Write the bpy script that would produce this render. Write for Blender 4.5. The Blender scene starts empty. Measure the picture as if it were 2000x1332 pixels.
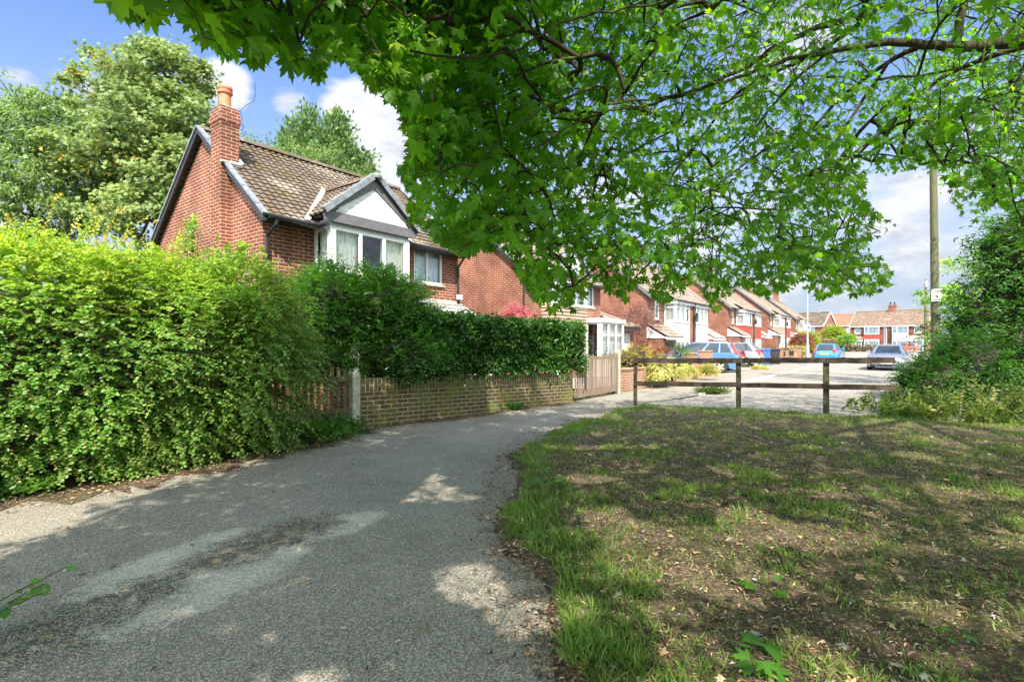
import bpy, math, random
import numpy as np
from mathutils import Vector, Matrix
S = bpy.context.scene
COL = S.collection
R = math.radians
rng = np.random.default_rng(7)
random.seed(7)

# ------------------------------------------------------------------ camera, sky, sun, exposure
EYE = 1.4
cam_d = bpy.data.cameras.new('camera'); cam = bpy.data.objects.new('camera', cam_d); COL.objects.link(cam)
cam.location = (0, 0, EYE); cam.rotation_euler = (R(90), 0, 0)
cam_d.lens = 18.0; cam_d.sensor_width = 36.0; cam_d.shift_y = 0.0025
cam_d.clip_start = 0.05; cam_d.clip_end = 2000
S.camera = cam
SUN_EL = 48.0
S.view_settings.view_transform = 'Standard'; S.view_settings.look = 'None'
S.view_settings.exposure = 2.05; S.view_settings.gamma = 1.0
S.cycles.max_bounces = 8; S.cycles.diffuse_bounces = 4; S.cycles.transmission_bounces = 4
S.cycles.transparent_max_bounces = 8; S.cycles.sample_clamp_indirect = 6.0

def node(nt, typ, ins=None, **props):
    n = nt.nodes.new(typ)
    for k, v in props.items(): setattr(n, k, v)
    for k, v in (ins or {}).items():
        s = n.inputs[k]
        if isinstance(v, bpy.types.NodeSocket): nt.links.new(v, s)
        else: s.default_value = v
    return n
def mth(nt, op, a, b=0.0, clamp=False):
    n = node(nt, 'ShaderNodeMath', {0: a, 1: b}, operation=op); n.use_clamp = clamp
    return n.outputs[0]
def mixc(nt, fac, a, b, mode='MIX'):
    n = node(nt, 'ShaderNodeMix', data_type='RGBA', blend_type=mode, clamp_factor=True)
    for i, v in ((0, fac), (6, a), (7, b)):
        if isinstance(v, bpy.types.NodeSocket): nt.links.new(v, n.inputs[i])
        else: n.inputs[i].default_value = (v if i == 0 else (*v, 1) if len(v) == 3 else v)
    return n.outputs[2]
def ramp(nt, fac, stops, interp='LINEAR'):
    n = node(nt, 'ShaderNodeValToRGB', {0: fac}); cr = n.color_ramp; cr.interpolation = interp
    while len(cr.elements) < len(stops): cr.elements.new(0.5)
    for e, (p, c) in zip(cr.elements, stops):
        e.position = p; e.color = (c, c, c, 1) if isinstance(c, (int, float)) else (*c, 1)
    return n.outputs[0]
def mrange(nt, v, a, b, c=0.0, d=1.0, smooth=True):
    n = node(nt, 'ShaderNodeMapRange', {0: v, 1: a, 2: b, 3: c, 4: d}, interpolation_type='SMOOTHSTEP' if smooth else 'LINEAR')
    return n.outputs[0]
def noise(nt, vec, scale, detail=4, rough=0.55, dist=0.0):
    n = node(nt, 'ShaderNodeTexNoise', {'Scale': scale, 'Detail': detail, 'Roughness': rough, 'Distortion': dist})
    if vec is not None: nt.links.new(vec, n.inputs['Vector'])
    return n.outputs[0]

W = bpy.data.worlds.new('World'); S.world = W; W.use_nodes = True
nt = W.node_tree; nt.nodes.clear()
sky = node(nt, 'ShaderNodeTexSky', sky_type='NISHITA', sun_disc=False, sun_elevation=R(SUN_EL), sun_rotation=R(180),
           altitude=50.0, air_density=1.0, dust_density=0.7, ozone_density=2.5)
def pdir(px, py):
    v = Vector(((px-1000)/1000, 1, (671-py)/1000)); v.normalize(); return v
tc = node(nt, 'ShaderNodeTexCoord').outputs['Generated']
mp = node(nt, 'ShaderNodeMapping', {'Vector': tc, 'Scale': (1, 1, 2.2)}).outputs[0]
n1 = noise(nt, mp, 5.5, 7, 0.62, 0.3)
acc = None
for px, py, rad, amp in ((440, 168, 2.9, .56), (720, 250, 6.2, .70), (790, 330, 5.0, .45), (570, 200, 2.4, .26), (160, 135, 3.5, .36),
                         (40, 200, 4, .3), (1800, 430, 8, .40), (1700, 560, 9, .33), (1950, 350, 9, .36), (1500, 420, 16, .36), (1250, 300, 14, .3), (1450, 90, 12, .3),
                         (1000, 120, 12, .25), (-500, 300, 20, .4), (2900, 300, 22, .5)):
    d = pdir(px, py)
    dt = node(nt, 'ShaderNodeVectorMath', {0: tc, 1: d}, operation='DOT_PRODUCT').outputs['Value']
    g = mrange(nt, dt, math.cos(R(rad)), math.cos(R(rad*0.15)), 0.0, amp)
    acc = g if acc is None else mth(nt, 'MAXIMUM', acc, g)
cm = mrange(nt, mth(nt, 'ADD', acc, mth(nt, 'MULTIPLY', n1, 1.25)), 0.84, 1.18)
shade = noise(nt, mp, 9, 5, 0.6)
sepz = node(nt, 'ShaderNodeSeparateXYZ', {0: tc}).outputs[2]
ccol = mixc(nt, mrange(nt, shade, .30, .52), (1.08, 1.14, 1.28), (1.7, 1.7, 1.7))
skyc = mixc(nt, 1.0, sky.outputs[0], (0.365, 0.395, 0.47), 'MULTIPLY')
hz = mrange(nt, sepz, 0.50, 0.04)
skyc = mixc(nt, mth(nt, 'MULTIPLY', hz, 0.96), skyc, (0.92, 1.08, 1.32))
out = mixc(nt, mth(nt, 'MULTIPLY', cm, 0.92), skyc, ccol)
# bright cloud added to the unseen sky behind the viewer, to lift the shade
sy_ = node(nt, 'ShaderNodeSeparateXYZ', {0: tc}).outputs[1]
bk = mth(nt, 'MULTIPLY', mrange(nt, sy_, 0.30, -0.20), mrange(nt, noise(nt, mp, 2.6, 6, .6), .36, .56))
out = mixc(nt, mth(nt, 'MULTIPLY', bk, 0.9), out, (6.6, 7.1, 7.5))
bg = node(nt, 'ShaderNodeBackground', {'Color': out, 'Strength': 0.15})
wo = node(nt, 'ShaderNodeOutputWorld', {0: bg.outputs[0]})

sl = bpy.data.lights.new('sun', 'SUN'); so = bpy.data.objects.new('sun', sl); COL.objects.link(so)
sl.energy = 3.1; sl.angle = R(0.55); sl.color = (1.0, 0.90, 0.76)
so.rotation_euler = (R(90-SUN_EL), 0, R(1.5)); so.location = (0, -30, 40)

# ------------------------------------------------------------------ helpers
def at(px, py, D): return Vector(((px-1000)/1000*D, D, EYE+(671-py)/1000*D))
def gp(px, py, z=0.0):
    D = (EYE-z)*1000/(py-671); return Vector(((px-1000)/1000*D, D, z))

def tag(o, label=None, cat=None, group=None, kind=None):
    if label: o['label'] = label
    if cat: o['category'] = cat
    if group: o['group'] = group
    if kind: o['kind'] = kind
    return o
def thing(name, label, cat, loc=(0, 0, 0), rz=0.0, group=None):
    o = bpy.data.objects.new(name, None); COL.objects.link(o); o.location = loc; o.rotation_euler = (0, 0, rz)
    o.empty_display_size = 0.2
    return tag(o, label, cat, group)
def copy_tree(o, parent=None):
    c = o.copy(); COL.objects.link(c); c.parent = parent
    for ch in o.children: copy_tree(ch, c)
    return c
V3 = Vector
X, Y, Z = V3((1, 0, 0)), V3((0, 1, 0)), V3((0, 0, 1))

class MB:
    def __init__(s): s.v = []; s.f = []; s.uv = []; s.mi = []
    def face(s, pts, uv=None, mi=0):
        b = len(s.v); s.v += [tuple(p) for p in pts]; s.f.append(tuple(range(b, b+len(pts))))
        if uv is None:
            p0 = V3(pts[0]); e = V3(pts[1])-p0
            n = e.cross(V3(pts[2])-p0)
            if n.length < 1e-12: uv = [(0, 0)]*len(pts)
            else:
                n.normalize()
                if abs(n.z) < 0.7:
                    u = V3((-n.y, n.x, 0)); u.normalize(); w = n.cross(u)
                else: u = X; w = Y
                uv = [(V3(p).dot(u), V3(p).dot(w)) for p in pts]
        s.uv += list(uv); s.mi.append(mi)
    def box(s, o, a, b, c, mi=0):                  # corner o, edge vectors a, b, c (right-handed)
        o, a, b, c = V3(o), V3(a), V3(b), V3(c)
        if a.cross(b).dot(c) < 0: a, b = b, a
        for q in ((o, b, a), (o+c, a, b), (o, a, c), (o+b, c, a), (o, c, b), (o+a, b, c)):
            p, d1, d2 = q; s.face((p, p+d1, p+d1+d2, p+d2), None, mi)
    def cbox(s, ctr, size, mi=0, rz=0.0):
        sx, sy, sz = size; m = Matrix.Rotation(rz, 3, 'Z')
        a, b, c = m@V3((sx, 0, 0)), m@V3((0, sy, 0)), V3((0, 0, sz))
        s.box(V3(ctr)-a/2-b/2-c/2, a, b, c, mi)
    def prism(s, poly, ext, mi=0):                 # planar polygon (3d points) swept along ext
        poly = [V3(p) for p in poly]; e = V3(ext); n = len(poly)
        nn = sum((poly[i].cross(poly[(i+1) % n]) for i in range(n)), V3())
        if nn.dot(e) > 0: poly = poly[::-1]
        s.face(poly, None, mi); s.face([p+e for p in poly[::-1]], None, mi)
        for i in range(n):
            p, q = poly[i], poly[(i+1) % n]; s.face((q, p, p+e, q+e), None, mi)
    def tube(s, pts, r, k=8, mi=0, cap=True):
        pts = [V3(p) for p in pts]; n = len(pts)
        rs = r if hasattr(r, '__len__') else [r]*n
        rings = []; ref = None
        for i, p in enumerate(pts):
            t = (pts[min(i+1, n-1)]-pts[max(i-1, 0)]).normalized()
            if ref is None: ref = (X if abs(t.x) < .8 else Y)
            a = (ref-t*ref.dot(t)).normalized(); b = t.cross(a); ref = a
            rings.append([p+(a*math.cos(2*math.pi*j/k)+b*math.sin(2*math.pi*j/k))*rs[i] for j in range(k)])
        L = 0
        for i in range(n-1):
            l2 = L+(pts[i+1]-pts[i]).length
            for j in range(k):
                j2 = (j+1) % k
                s.face((rings[i][j], rings[i][j2], rings[i+1][j2], rings[i+1][j]),
                       ((j/k, L), ((j+1)/k, L), ((j+1)/k, l2), (j/k, l2)), mi)
            L = l2
        if cap: s.face(rings[0][::-1], None, mi); s.face(rings[-1], None, mi)
    def lathe(s, ctr, prof, k=16, mi=0):
        c = V3(ctr)
        for (r0, z0), (r1, z1) in zip(prof, prof[1:]):
            for j in range(k):
                a0, a1 = 2*math.pi*j/k, 2*math.pi*(j+1)/k
                P = lambda r, a, z: c+V3((r*math.cos(a), r*math.sin(a), z))
                q = [P(r0, a0, z0), P(r0, a1, z0), P(r1, a1, z1), P(r1, a0, z1)]
                if r0 < 1e-6: q = q[1:] if False else [q[0], q[2], q[3]]
                elif r1 < 1e-6: q = [q[0], q[1], q[2]]
                s.face(q, None, mi)
    def build(s, name, mats, parent=None, smooth=False, weld=False, bevel=0.0):
        me = bpy.data.meshes.new(name); me.from_pydata(s.v, [], s.f)
        ul = me.uv_layers.new(name='UVMap'); ul.data.foreach_set('uv', np.array(s.uv, 'f').ravel())
        for m in (mats if isinstance(mats, (list, tuple)) else [mats]): me.materials.append(m)
        me.polygons.foreach_set('material_index', s.mi)
        if weld or smooth or bevel:
            import bmesh
            bm = bmesh.new(); bm.from_mesh(me); bmesh.ops.remove_doubles(bm, verts=bm.verts, dist=1e-4)
            bm.to_mesh(me); bm.free()
        if smooth: me.shade_smooth()
        me.update()
        o = bpy.data.objects.new(name, me); COL.objects.link(o); o.parent = parent
        if bevel:
            b = o.modifiers.new('bevel', 'BEVEL'); b.width = bevel; b.segments = 2; b.limit_method = 'ANGLE'; b.angle_limit = R(35)
        return o

class Geo:                                          # big numpy meshes: leaves, blades, twigs
    def __init__(s): s.V = []; s.L = []; s.T = []; s.R = []; s.M = []; s.n = 0
    def add(s, tmpl, pos, rot, scale, rnd, mi=0):
        tv, tf = tmpl; N = len(pos)
        if N == 0: return
        sc = np.asarray(scale, float)
        if sc.ndim == 0: sc = np.full(N, float(sc))
        if sc.ndim == 1: sc = np.repeat(sc[:, None], 3, 1)
        v = np.einsum('nij,nkj->nki', rot, tv[None]*sc[:, None, :])+pos[:, None, :]
        k = len(tv); lt = np.concatenate([np.array(f) for f in tf]); tot = np.array([len(f) for f in tf])
        s.V.append(v.reshape(-1, 3)); s.L.append((lt[None]+(np.arange(N)*k)[:, None]).ravel()+s.n)
        s.T.append(np.tile(tot, N)); s.R.append(np.repeat(rnd, k)); s.M.append(np.full(N*len(tf), mi)); s.n += N*k
    def raw(s, v, faces, rnd=0.1, mi=0):
        v = np.asarray(v, float); s.V.append(v)
        s.L.append(np.concatenate([np.array(f) for f in faces])+s.n); s.T.append(np.array([len(f) for f in faces]))
        s.R.append(np.full(len(v), rnd)); s.M.append(np.full(len(faces), mi)); s.n += len(v)
    def segs(s, a, b, ra, rb, k=5, mi=0):           # many independent tapered tubes
        a, b = np.asarray(a, float), np.asarray(b, float); N = len(a)
        if N == 0: return
        t = b-a; t /= np.linalg.norm(t, axis=1, keepdims=True)+1e-9
        h = np.where(np.abs(t[:, 2:3]) < .9, np.array([[0, 0, 1.]]), np.array([[1., 0, 0]]))
        u = np.cross(t, h); u /= np.linalg.norm(u, axis=1, keepdims=True)+1e-9; w = np.cross(t, u)
        an = np.arange(k)*2*np.pi/k; c, sn = np.cos(an), np.sin(an)
        ring = u[:, None]*c[None, :, None]+w[:, None]*sn[None, :, None]
        v = np.concatenate([a[:, None]+ring*np.asarray(ra).reshape(-1, 1, 1), b[:, None]+ring*np.asarray(rb).reshape(-1, 1, 1)], 1)
        fs = np.array([[j, (j+1) % k, k+(j+1) % k, k+j] for j in range(k)]).ravel()
        s.V.append(v.reshape(-1, 3)); s.L.append((fs[None]+(np.arange(N)*2*k)[:, None]).ravel()+s.n)
        s.T.append(np.full(N*k, 4)); s.R.append(np.repeat(rng.random(N), 2*k)); s.M.append(np.full(N*k, mi)); s.n += N*2*k
    def build(s, name, mats, parent=None, smooth=False):
        v = np.concatenate(s.V); l = np.concatenate(s.L); t = np.concatenate(s.T); r = np.concatenate(s.R); m = np.concatenate(s.M)
        me = bpy.data.meshes.new(name)
        me.vertices.add(len(v)); me.vertices.foreach_set('co', v.astype('f').ravel())
        me.loops.add(len(l)); me.loops.foreach_set('vertex_index', l.astype('i'))
        me.polygons.add(len(t)); st = np.concatenate([[0], np.cumsum(t)[:-1]])
        me.polygons.foreach_set('loop_start', st.astype('i'))
        for mm in (mats if isinstance(mats, (list, tuple)) else [mats]): me.materials.append(mm)
        me.polygons.foreach_set('material_index', m.astype('i'))
        at_ = me.attributes.new('rnd', 'FLOAT', 'POINT'); at_.data.foreach_set('value', r.astype('f'))
        me.update(calc_edges=True)
        if smooth: me.shade_smooth()
        o = bpy.data.objects.new(name, me); COL.objects.link(o); o.parent = parent
        return o

def nrmz(a): return a/(np.linalg.norm(a, axis=-1, keepdims=True)+1e-9)
def frames(ydir, nhint):                            # columns x, y (along leaf), z (leaf normal)
    y = nrmz(ydir); x = nrmz(np.cross(y, nhint)); z = np.cross(x, y)
    return np.stack([x, y, z], -1)
def rvec(n): return nrmz(rng.normal(size=(n, 3)))
def leaf_t(w=.45, fold=.12, curl=-.12):
    v = np.array([(0, 0, 0), (w*.5, .33, fold*.8), (w*.38, .7, fold*.6+curl*.4), (0, 1, curl), (-w*.38, .7, fold*.6+curl*.4), (-w*.5, .33, fold*.8), (0, .5, 0)])
    return v, [(0, 1, 6), (1, 2, 3, 6), (0, 6, 5), (6, 3, 4, 5)]
def maple_t(full=True):
    pa = [(0, 1.0), (9, .74), (15, .80), (26, .46), (37, .72), (47, .93), (56, .68), (63, .70), (74, .40), (90, .54), (104, .68), (120, .40), (152, .20)] if full else \
         [(0, 1.0), (26, .48), (47, .92), (74, .42), (104, .66), (150, .2)]
    pts = [(math.sin(R(a))*r, math.cos(R(a))*r, r) for a, r in pa]
    pts = pts+[(-x, y, r) for x, y, r in pts[:0:-1]]
    v = [(0, 0, 0.06)]+[(x, y, -.16*r*r+.10*abs(x)) for x, y, r in pts]
    n = len(pts)
    f = [(0, 1+(i+1) % n, 1+i) for i in range(n)]
    return np.array(v), f
MAPLE, MAPLE_LO = maple_t(), maple_t(False)
def warp(t, c, f, sk):                               # curled, folded and lopsided siblings of a leaf
    v, fc = t; v = v.copy(); r2 = (v[:, :2]**2).sum(1); v[:, 2] += c*r2+f*np.abs(v[:, 0]); v[:, 0] += sk*v[:, 1]*np.abs(v[:, 0]); v[:, 1] -= .10*abs(c)*r2; return v, fc
MAPLES = [MAPLE, warp(MAPLE, -.22, .10, .12), warp(MAPLE, .16, -.22, -.12), warp(MAPLE, -.10, .42, .05), warp(MAPLE, -.42, -.05, -.08)]
LEAF, LEAF_N, LEAF_R = leaf_t(.5), leaf_t(.36), leaf_t(.75)
def leaf_fine(w=.55, n=6):
    t_ = np.linspace(0, 1, n+2)[1:-1]; hw_ = w*.5*np.sin(np.pi*t_**.75)**.85*(1+.10*np.array([(-1)**i for i in range(n)]))
    mid = [(0, 0, 0)]+[(0, t, -.10*t*t) for t in t_]+[(0, 1, -.12)]; Rr = [(h, t-.03, .10*h*2-.10*t*t) for h, t in zip(hw_, t_)]; Ll = [(-x, y, z) for x, y, z in Rr]
    v = np.array(mid+Rr+Ll); m_ = n+2; f = []
    for o_, fl in ((m_, 0), (m_+n, 1)):
        q = [(0, o_, 1)]+[(i+1, o_+i, o_+i+1, i+2) for i in range(n-1)]+[(n, o_+n-1, n+1)]
        f += [k_[::-1] if fl else k_ for k_ in q]
    return v, f
LEAF_F, LEAF_FN = leaf_fine(.62), leaf_fine(.42)
QUADLEAF = (np.array([(0, 0, 0), (.28, .5, .08), (0, 1, -.06), (-.28, .5, .08)]), [(0, 1, 2), (0, 2, 3)])
BLADE = (np.array([(-.5, 0, 0), (.5, 0, 0), (.36, .45, .06), (-.36, .45, .06), (0.1, 1, .30)]), [(0, 1, 2, 3), (3, 2, 4)])

def in_poly(px, py, poly):
    px, py = np.asarray(px), np.asarray(py); ins = np.zeros(px.shape, bool); n = len(poly)
    for i in range(n):
        x0, y0 = poly[i]; x1, y1 = poly[(i+1) % n]
        c = (y0 > py) != (y1 > py)
        ins ^= c & (px < (x1-x0)*(py-y0)/(y1-y0+1e-12)+x0)
    return ins
def poly_dist(px, py, line):
    d = np.full(np.shape(px), 1e9)
    for (x0, y0), (x1, y1) in zip(line, line[1:]):
        dx, dy = x1-x0, y1-y0; t = np.clip(((px-x0)*dx+(py-y0)*dy)/(dx*dx+dy*dy), 0, 1)
        d = np.minimum(d, np.hypot(px-x0-t*dx, py-y0-t*dy))
    return d
def vnoise(x, y, s, seed=0):                        # cheap smooth value noise on arrays
    x, y = x*s+seed*17.3, y*s+seed*9.1; xi, yi = np.floor(x), np.floor(y); fx, fy = x-xi, y-yi
    h = lambda a, b: np.modf(np.abs(np.sin(a*127.1+b*311.7+seed)*43758.5453))[0]
    fx, fy = fx*fx*(3-2*fx), fy*fy*(3-2*fy)
    return (h(xi, yi)*(1-fx)+h(xi+1, yi)*fx)*(1-fy)+(h(xi, yi+1)*(1-fx)+h(xi+1, yi+1)*fx)*fy

# ------------------------------------------------------------------ materials
def newmat(name):
    m = bpy.data.materials.new(name); m.use_nodes = True; m.node_tree.nodes.clear(); return m, m.node_tree
def finish(nt, bsdf, disp=None):
    o = node(nt, 'ShaderNodeOutputMaterial', {'Surface': bsdf})
def princ(nt, col, rough=.6, metal=0.0, spec=.4, normal=None, coat=0.0):
    ins = {'Base Color': col if isinstance(col, bpy.types.NodeSocket) else (*col, 1), 'Roughness': rough, 'Metallic': metal, 'Specular IOR Level': spec, 'Coat Weight': coat}
    if normal is not None: ins['Normal'] = normal
    return node(nt, 'ShaderNodeBsdfPrincipled', ins).outputs[0]
def bump(nt, h, strength=.4, dist=.01):
    return node(nt, 'ShaderNodeBump', {'Height': h, 'Strength': strength, 'Distance': dist}).outputs[0]
def objco(nt): return node(nt, 'ShaderNodeTexCoord').outputs['Object']
def geopos(nt): return node(nt, 'ShaderNodeNewGeometry').outputs['Position']
def m_plain(name, col, rough=.5, var=.12, scale=6, metal=0.0, spec=.4, bmp=0.0, coat=0.0):
    m, nt = newmat(name); co = objco(nt); n = noise(nt, co, scale, 5)
    c = mixc(nt, mrange(nt, n, .3, .7), tuple(x*(1-var) for x in col), tuple(min(1, x*(1+var)) for x in col))
    nr = bump(nt, noise(nt, co, scale*8, 4), bmp, .01) if bmp else None
    finish(nt, princ(nt, c, rough, metal, spec, nr, coat)); return m
def m_brick(name, c1, c2, mortar, green=0.0, dirt=.35):
    m, nt = newmat(name); uv = node(nt, 'ShaderNodeTexCoord').outputs['UV']; co = objco(nt)
    wob = noise(nt, co, 9, 3)
    b = node(nt, 'ShaderNodeTexBrick', {'Vector': uv, 'Color1': (*c1, 1), 'Color2': (*c2, 1), 'Mortar': (*mortar, 1), 'Scale': 1.0, 'Mortar Size': .009,
             'Mortar Smooth': .25, 'Bias': 0.05, 'Brick Width': .225, 'Row Height': .075}, offset=.5)
    b2 = node(nt, 'ShaderNodeTexBrick', {'Vector': uv, 'Color1': (.72, .72, .72, 1), 'Color2': (1.22, 1.18, 1.12, 1), 'Mortar': (1, 1, 1, 1), 'Scale': 1.0, 'Mortar Size': .0075,
             'Brick Width': .225, 'Row Height': .075, 'Bias': -.2}, offset=.5, offset_frequency=2, squash=1.0)
    col = mixc(nt, .9, b.outputs[0], b2.outputs[0], 'MULTIPLY')
    d = mrange(nt, noise(nt, co, 1.3, 6, .65), .35, .7, 1-dirt, 1.12)
    d2 = mrange(nt, noise(nt, co, 55, 3, .6), .3, .7, .82, 1.15)
    dd = mth(nt, 'MULTIPLY', d, d2)
    col = mixc(nt, 1.0, col, node(nt, 'ShaderNodeCombineColor', {0: dd, 1: dd, 2: dd}).outputs[0], 'MULTIPLY')
    if green > 0:
        g = mth(nt, 'MULTIPLY', mrange(nt, noise(nt, co, 2.6, 6, .7), .42, .62), green)
        col = mixc(nt, g, col, (.085, .105, .02))
    h = mth(nt, 'SUBTRACT', mth(nt, 'MULTIPLY', wob, .3), b.outputs['Fac'])
    finish(nt, princ(nt, col, .9, 0, .2, bump(nt, h, .5, .008))); return m
def m_tile(name, c1, c2, moss=(.10, .075, .03), lichen=(.55, .50, .42), la=.3, ma=.6, streak=False):
    m, nt = newmat(name); co = objco(nt); uv = node(nt, 'ShaderNodeTexCoord').outputs['UV']
    b = node(nt, 'ShaderNodeTexBrick', {'Vector': uv, 'Color1': (*c1, 1), 'Color2': (*c2, 1), 'Mortar': (*[x*.5 for x in c1], 1), 'Scale': 1.0, 'Mortar Size': .004,
             'Brick Width': .17, 'Row Height': .2}, offset=0.0 if streak else .5)
    col = b.outputs[0]
    n2 = noise(nt, co, 2.2, 7, .7); n3 = noise(nt, co, 22, 5, .65)
    col = mixc(nt, mrange(nt, n3, .35, .7, 0, .5), col, tuple(x*.5 for x in c1))
    mk = mth(nt, 'MULTIPLY', mrange(nt, mth(nt, 'ADD', n2, mth(nt, 'MULTIPLY', n3, .25)), .58, .78), ma)
    col = mixc(nt, mk, col, moss)
    lk = mth(nt, 'MULTIPLY', mrange(nt, mth(nt, 'ADD', mth(nt, 'MULTIPLY', noise(nt, co, 1.4, 4, .6), .6), mth(nt, 'MULTIPLY', noise(nt, co, 26, 4, .7), .6)), .62, .74), la)
    col = mixc(nt, lk, col, lichen)
    finish(nt, princ(nt, col, .92, 0, .15, bump(nt, n3, .5, .01))); return m
def m_leaf(name, stops, trans=.45, rough=.45, spec=.35, tint=(1.0, 1.0, .55), tgain=1.0):
    m, nt = newmat(name)
    a = node(nt, 'ShaderNodeAttribute', attribute_name='rnd').outputs['Fac']
    col = ramp(nt, a, stops)
    gp_ = geopos(nt); v = mrange(nt, noise(nt, gp_, 2.3, 3), .3, .7, .75, 1.2)
    col = mixc(nt, 1.0, col, node(nt, 'ShaderNodeCombineColor', {0: v, 1: v, 2: v}).outputs[0], 'MULTIPLY')
    tcol = mixc(nt, 1.0, col, tuple(x*1.7*tgain for x in tint), 'MULTIPLY')
    p = princ(nt, col, rough, 0, spec)
    t = node(nt, 'ShaderNodeBsdfTranslucent', {'Color': tcol}).outputs[0]
    mx = node(nt, 'ShaderNodeMixShader', {0: trans, 1: p, 2: t}).outputs[0]
    finish(nt, mx); return m
def m_glass(name, refl=.22, tint=(.9, .95, .95)):
    m, nt = newmat(name)
    lw = node(nt, 'ShaderNodeLayerWeight', {'Blend': .25}).outputs['Fresnel']
    f = mth(nt, 'ADD', mth(nt, 'MULTIPLY', lw, .8), refl, True)
    t = node(nt, 'ShaderNodeBsdfTransparent', {'Color': (*tint, 1)}).outputs[0]
    g = node(nt, 'ShaderNodeBsdfGlossy', {'Color': (.95, .97, 1, 1), 'Roughness': .03}).outputs[0]
    finish(nt, node(nt, 'ShaderNodeMixShader', {0: f, 1: t, 2: g}).outputs[0]); return m
def m_bark(name, c1, c2, green=(.10, .13, .03), ga=.4, scale=10):
    m, nt = newmat(name); co = geopos(nt)
    mp = node(nt, 'ShaderNodeMapping', {'Vector': co, 'Scale': (1, 1, .35)}).outputs[0]
    n = noise(nt, mp, scale, 6, .65); c = mixc(nt, mrange(nt, n, .3, .7), c1, c2)
    c = mixc(nt, mth(nt, 'MULTIPLY', mrange(nt, noise(nt, co, 3, 4), .45, .65), ga), c, green)
    finish(nt, princ(nt, c, .9, 0, .2, bump(nt, n, .7, .02))); return m
def m_wood(name, c1, c2, grain=(30, 30, 2), rough=.8):
    m, nt = newmat(name); co = objco(nt)
    mp = node(nt, 'ShaderNodeMapping', {'Vector': co, 'Scale': grain}).outputs[0]
    n = noise(nt, mp, 1.0, 6, .65, .4); n2 = noise(nt, co, 3, 4)
    c = mixc(nt, mrange(nt, n, .3, .7), c1, c2)
    c = mixc(nt, mrange(nt, n2, .45, .75, 0, .6), c, tuple(x*.6 for x in c1))
    finish(nt, princ(nt, c, rough, 0, .25, bump(nt, n, .4, .004))); return m

M = {}
M['brick'] = m_brick('red_brick', (.30, .086, .050), (.155, .048, .034), (.42, .32, .235))
M['brick_b'] = m_brick('red_brick_paler', (.29, .088, .052), (.17, .054, .036), (.40, .30, .22))
M['brick_far'] = m_brick('red_brick_far', (.28, .090, .054), (.18, .058, .040), (.36, .27, .20))
M['brick_wall'] = m_brick('mossy_wall_brick', (.20, .115, .068), (.105, .066, .043), (.38, .37, .24), green=.75, dirt=.5)
M['brick_garden'] = m_brick('garden_wall_brick', (.42, .21, .13), (.30, .14, .09), (.48, .42, .34))
M['tile'] = m_tile('brown_roof_tile', (.140, .110, .090), (.092, .073, .060), la=.35, ma=.7)
M['tile_pale'] = m_tile('pale_roof_tile', (.27, .22, .18), (.20, .165, .137), la=.3, ma=.2)
M['tile_red'] = m_tile('red_roof_tile', (.33, .15, .10), (.26, .12, .085), la=.1, ma=.1)
M['tile_grey'] = m_tile('grey_porch_tile', (.30, .30, .29), (.24, .24, .235), la=.2, ma=.1)
M['tilehung_red'] = m_tile('red_hung_tile', (.40, .085, .065), (.30, .065, .055), la=0, ma=.05)
M['tilehung_tan'] = m_tile('tan_hung_tile', (.42, .31, .23), (.33, .24, .18), la=.2, ma=.1)
M['white'] = m_plain('white_upvc', (.70, .70, .69), .35, .03)
M['offwhite'] = m_plain('white_board', (.66, .66, .64), .5, .10, 3)
M['grey_fascia'] = m_plain('dark_grey_board', (.115, .115, .125), .55, .12)
M['verge'] = m_plain('blue_grey_verge', (.17, .19, .215), .6, .2, 9, bmp=.2)
M['plaster'] = m_plain('inner_plaster', (.35, .34, .31), .9, .05)
M['lead'] = m_plain('lead_flashing', (.36, .36, .355), .5, .2, 12, bmp=.2)
M['grey_clad'] = m_plain('grey_cladding', (.42, .43, .46), .5, .06)
M['black_pl'] = m_plain('black_gutter', (.022, .022, .025), .4, .2)
M['curtain'] = m_plain('net_curtain', (.85, .83, .77), .9, .05)
M['curtain_b'] = m_plain('blue_net', (.55, .62, .68), .9, .2, 3)
M['terracotta'] = m_plain('terracotta', (.50, .17, .085), .7, .15, 12, bmp=.2)
M['glass'] = m_glass('window_glass', .05)
M['glass_d'] = m_glass('car_glass', .25, (.25, .3, .32))
M['concrete'] = m_plain('concrete', (.36, .36, .29), .9, .2, 14, bmp=.4)
M['kerb'] = m_plain('kerb_stone', (.40, .38, .34), .9, .2, 10, bmp=.4)
M['barrier'] = m_wood('barrier_timber', (.075, .055, .040), (.035, .026, .020), (4, 4, 30))
M['barrier_post'] = m_wood('barrier_post_timber', (.075, .07, .03), (.035, .032, .018), (40, 40, 3))
M['picket'] = m_wood('weathered_picket', (.26, .205, .16), (.15, .115, .09), (60, 60, 4))
M['picket_dark'] = m_wood('old_picket', (.12, .11, .055), (.07, .06, .035), (60, 60, 4))
M['pole'] = m_wood('pole_timber', (.125, .125, .07), (.075, .075, .04), (30, 30, 1.2))
M['metal'] = m_plain('galvanised', (.38, .40, .42), .45, .1, metal=.6)
M['iron'] = m_plain('black_iron', (.02, .02, .02), .5, .1)
M['bark'] = m_bark('maple_bark', (.050, .040, .026), (.025, .021, .016), ga=.5)
M['bark2'] = m_bark('grey_bark', (.10, .085, .06), (.05, .042, .032), ga=.3)
M['twig'] = m_plain('twig', (.06, .045, .025), .8, .2)
M['deadwood'] = m_plain('shaded_dead_twigs', (.030, .027, .016), .95, .5, 22, bmp=.6)  # dead inner twigs, colour darkened so gaps in the foliage look deeply shaded
M['twig_red'] = m_plain('red_twig', (.20, .09, .04), .8, .2)
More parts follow.
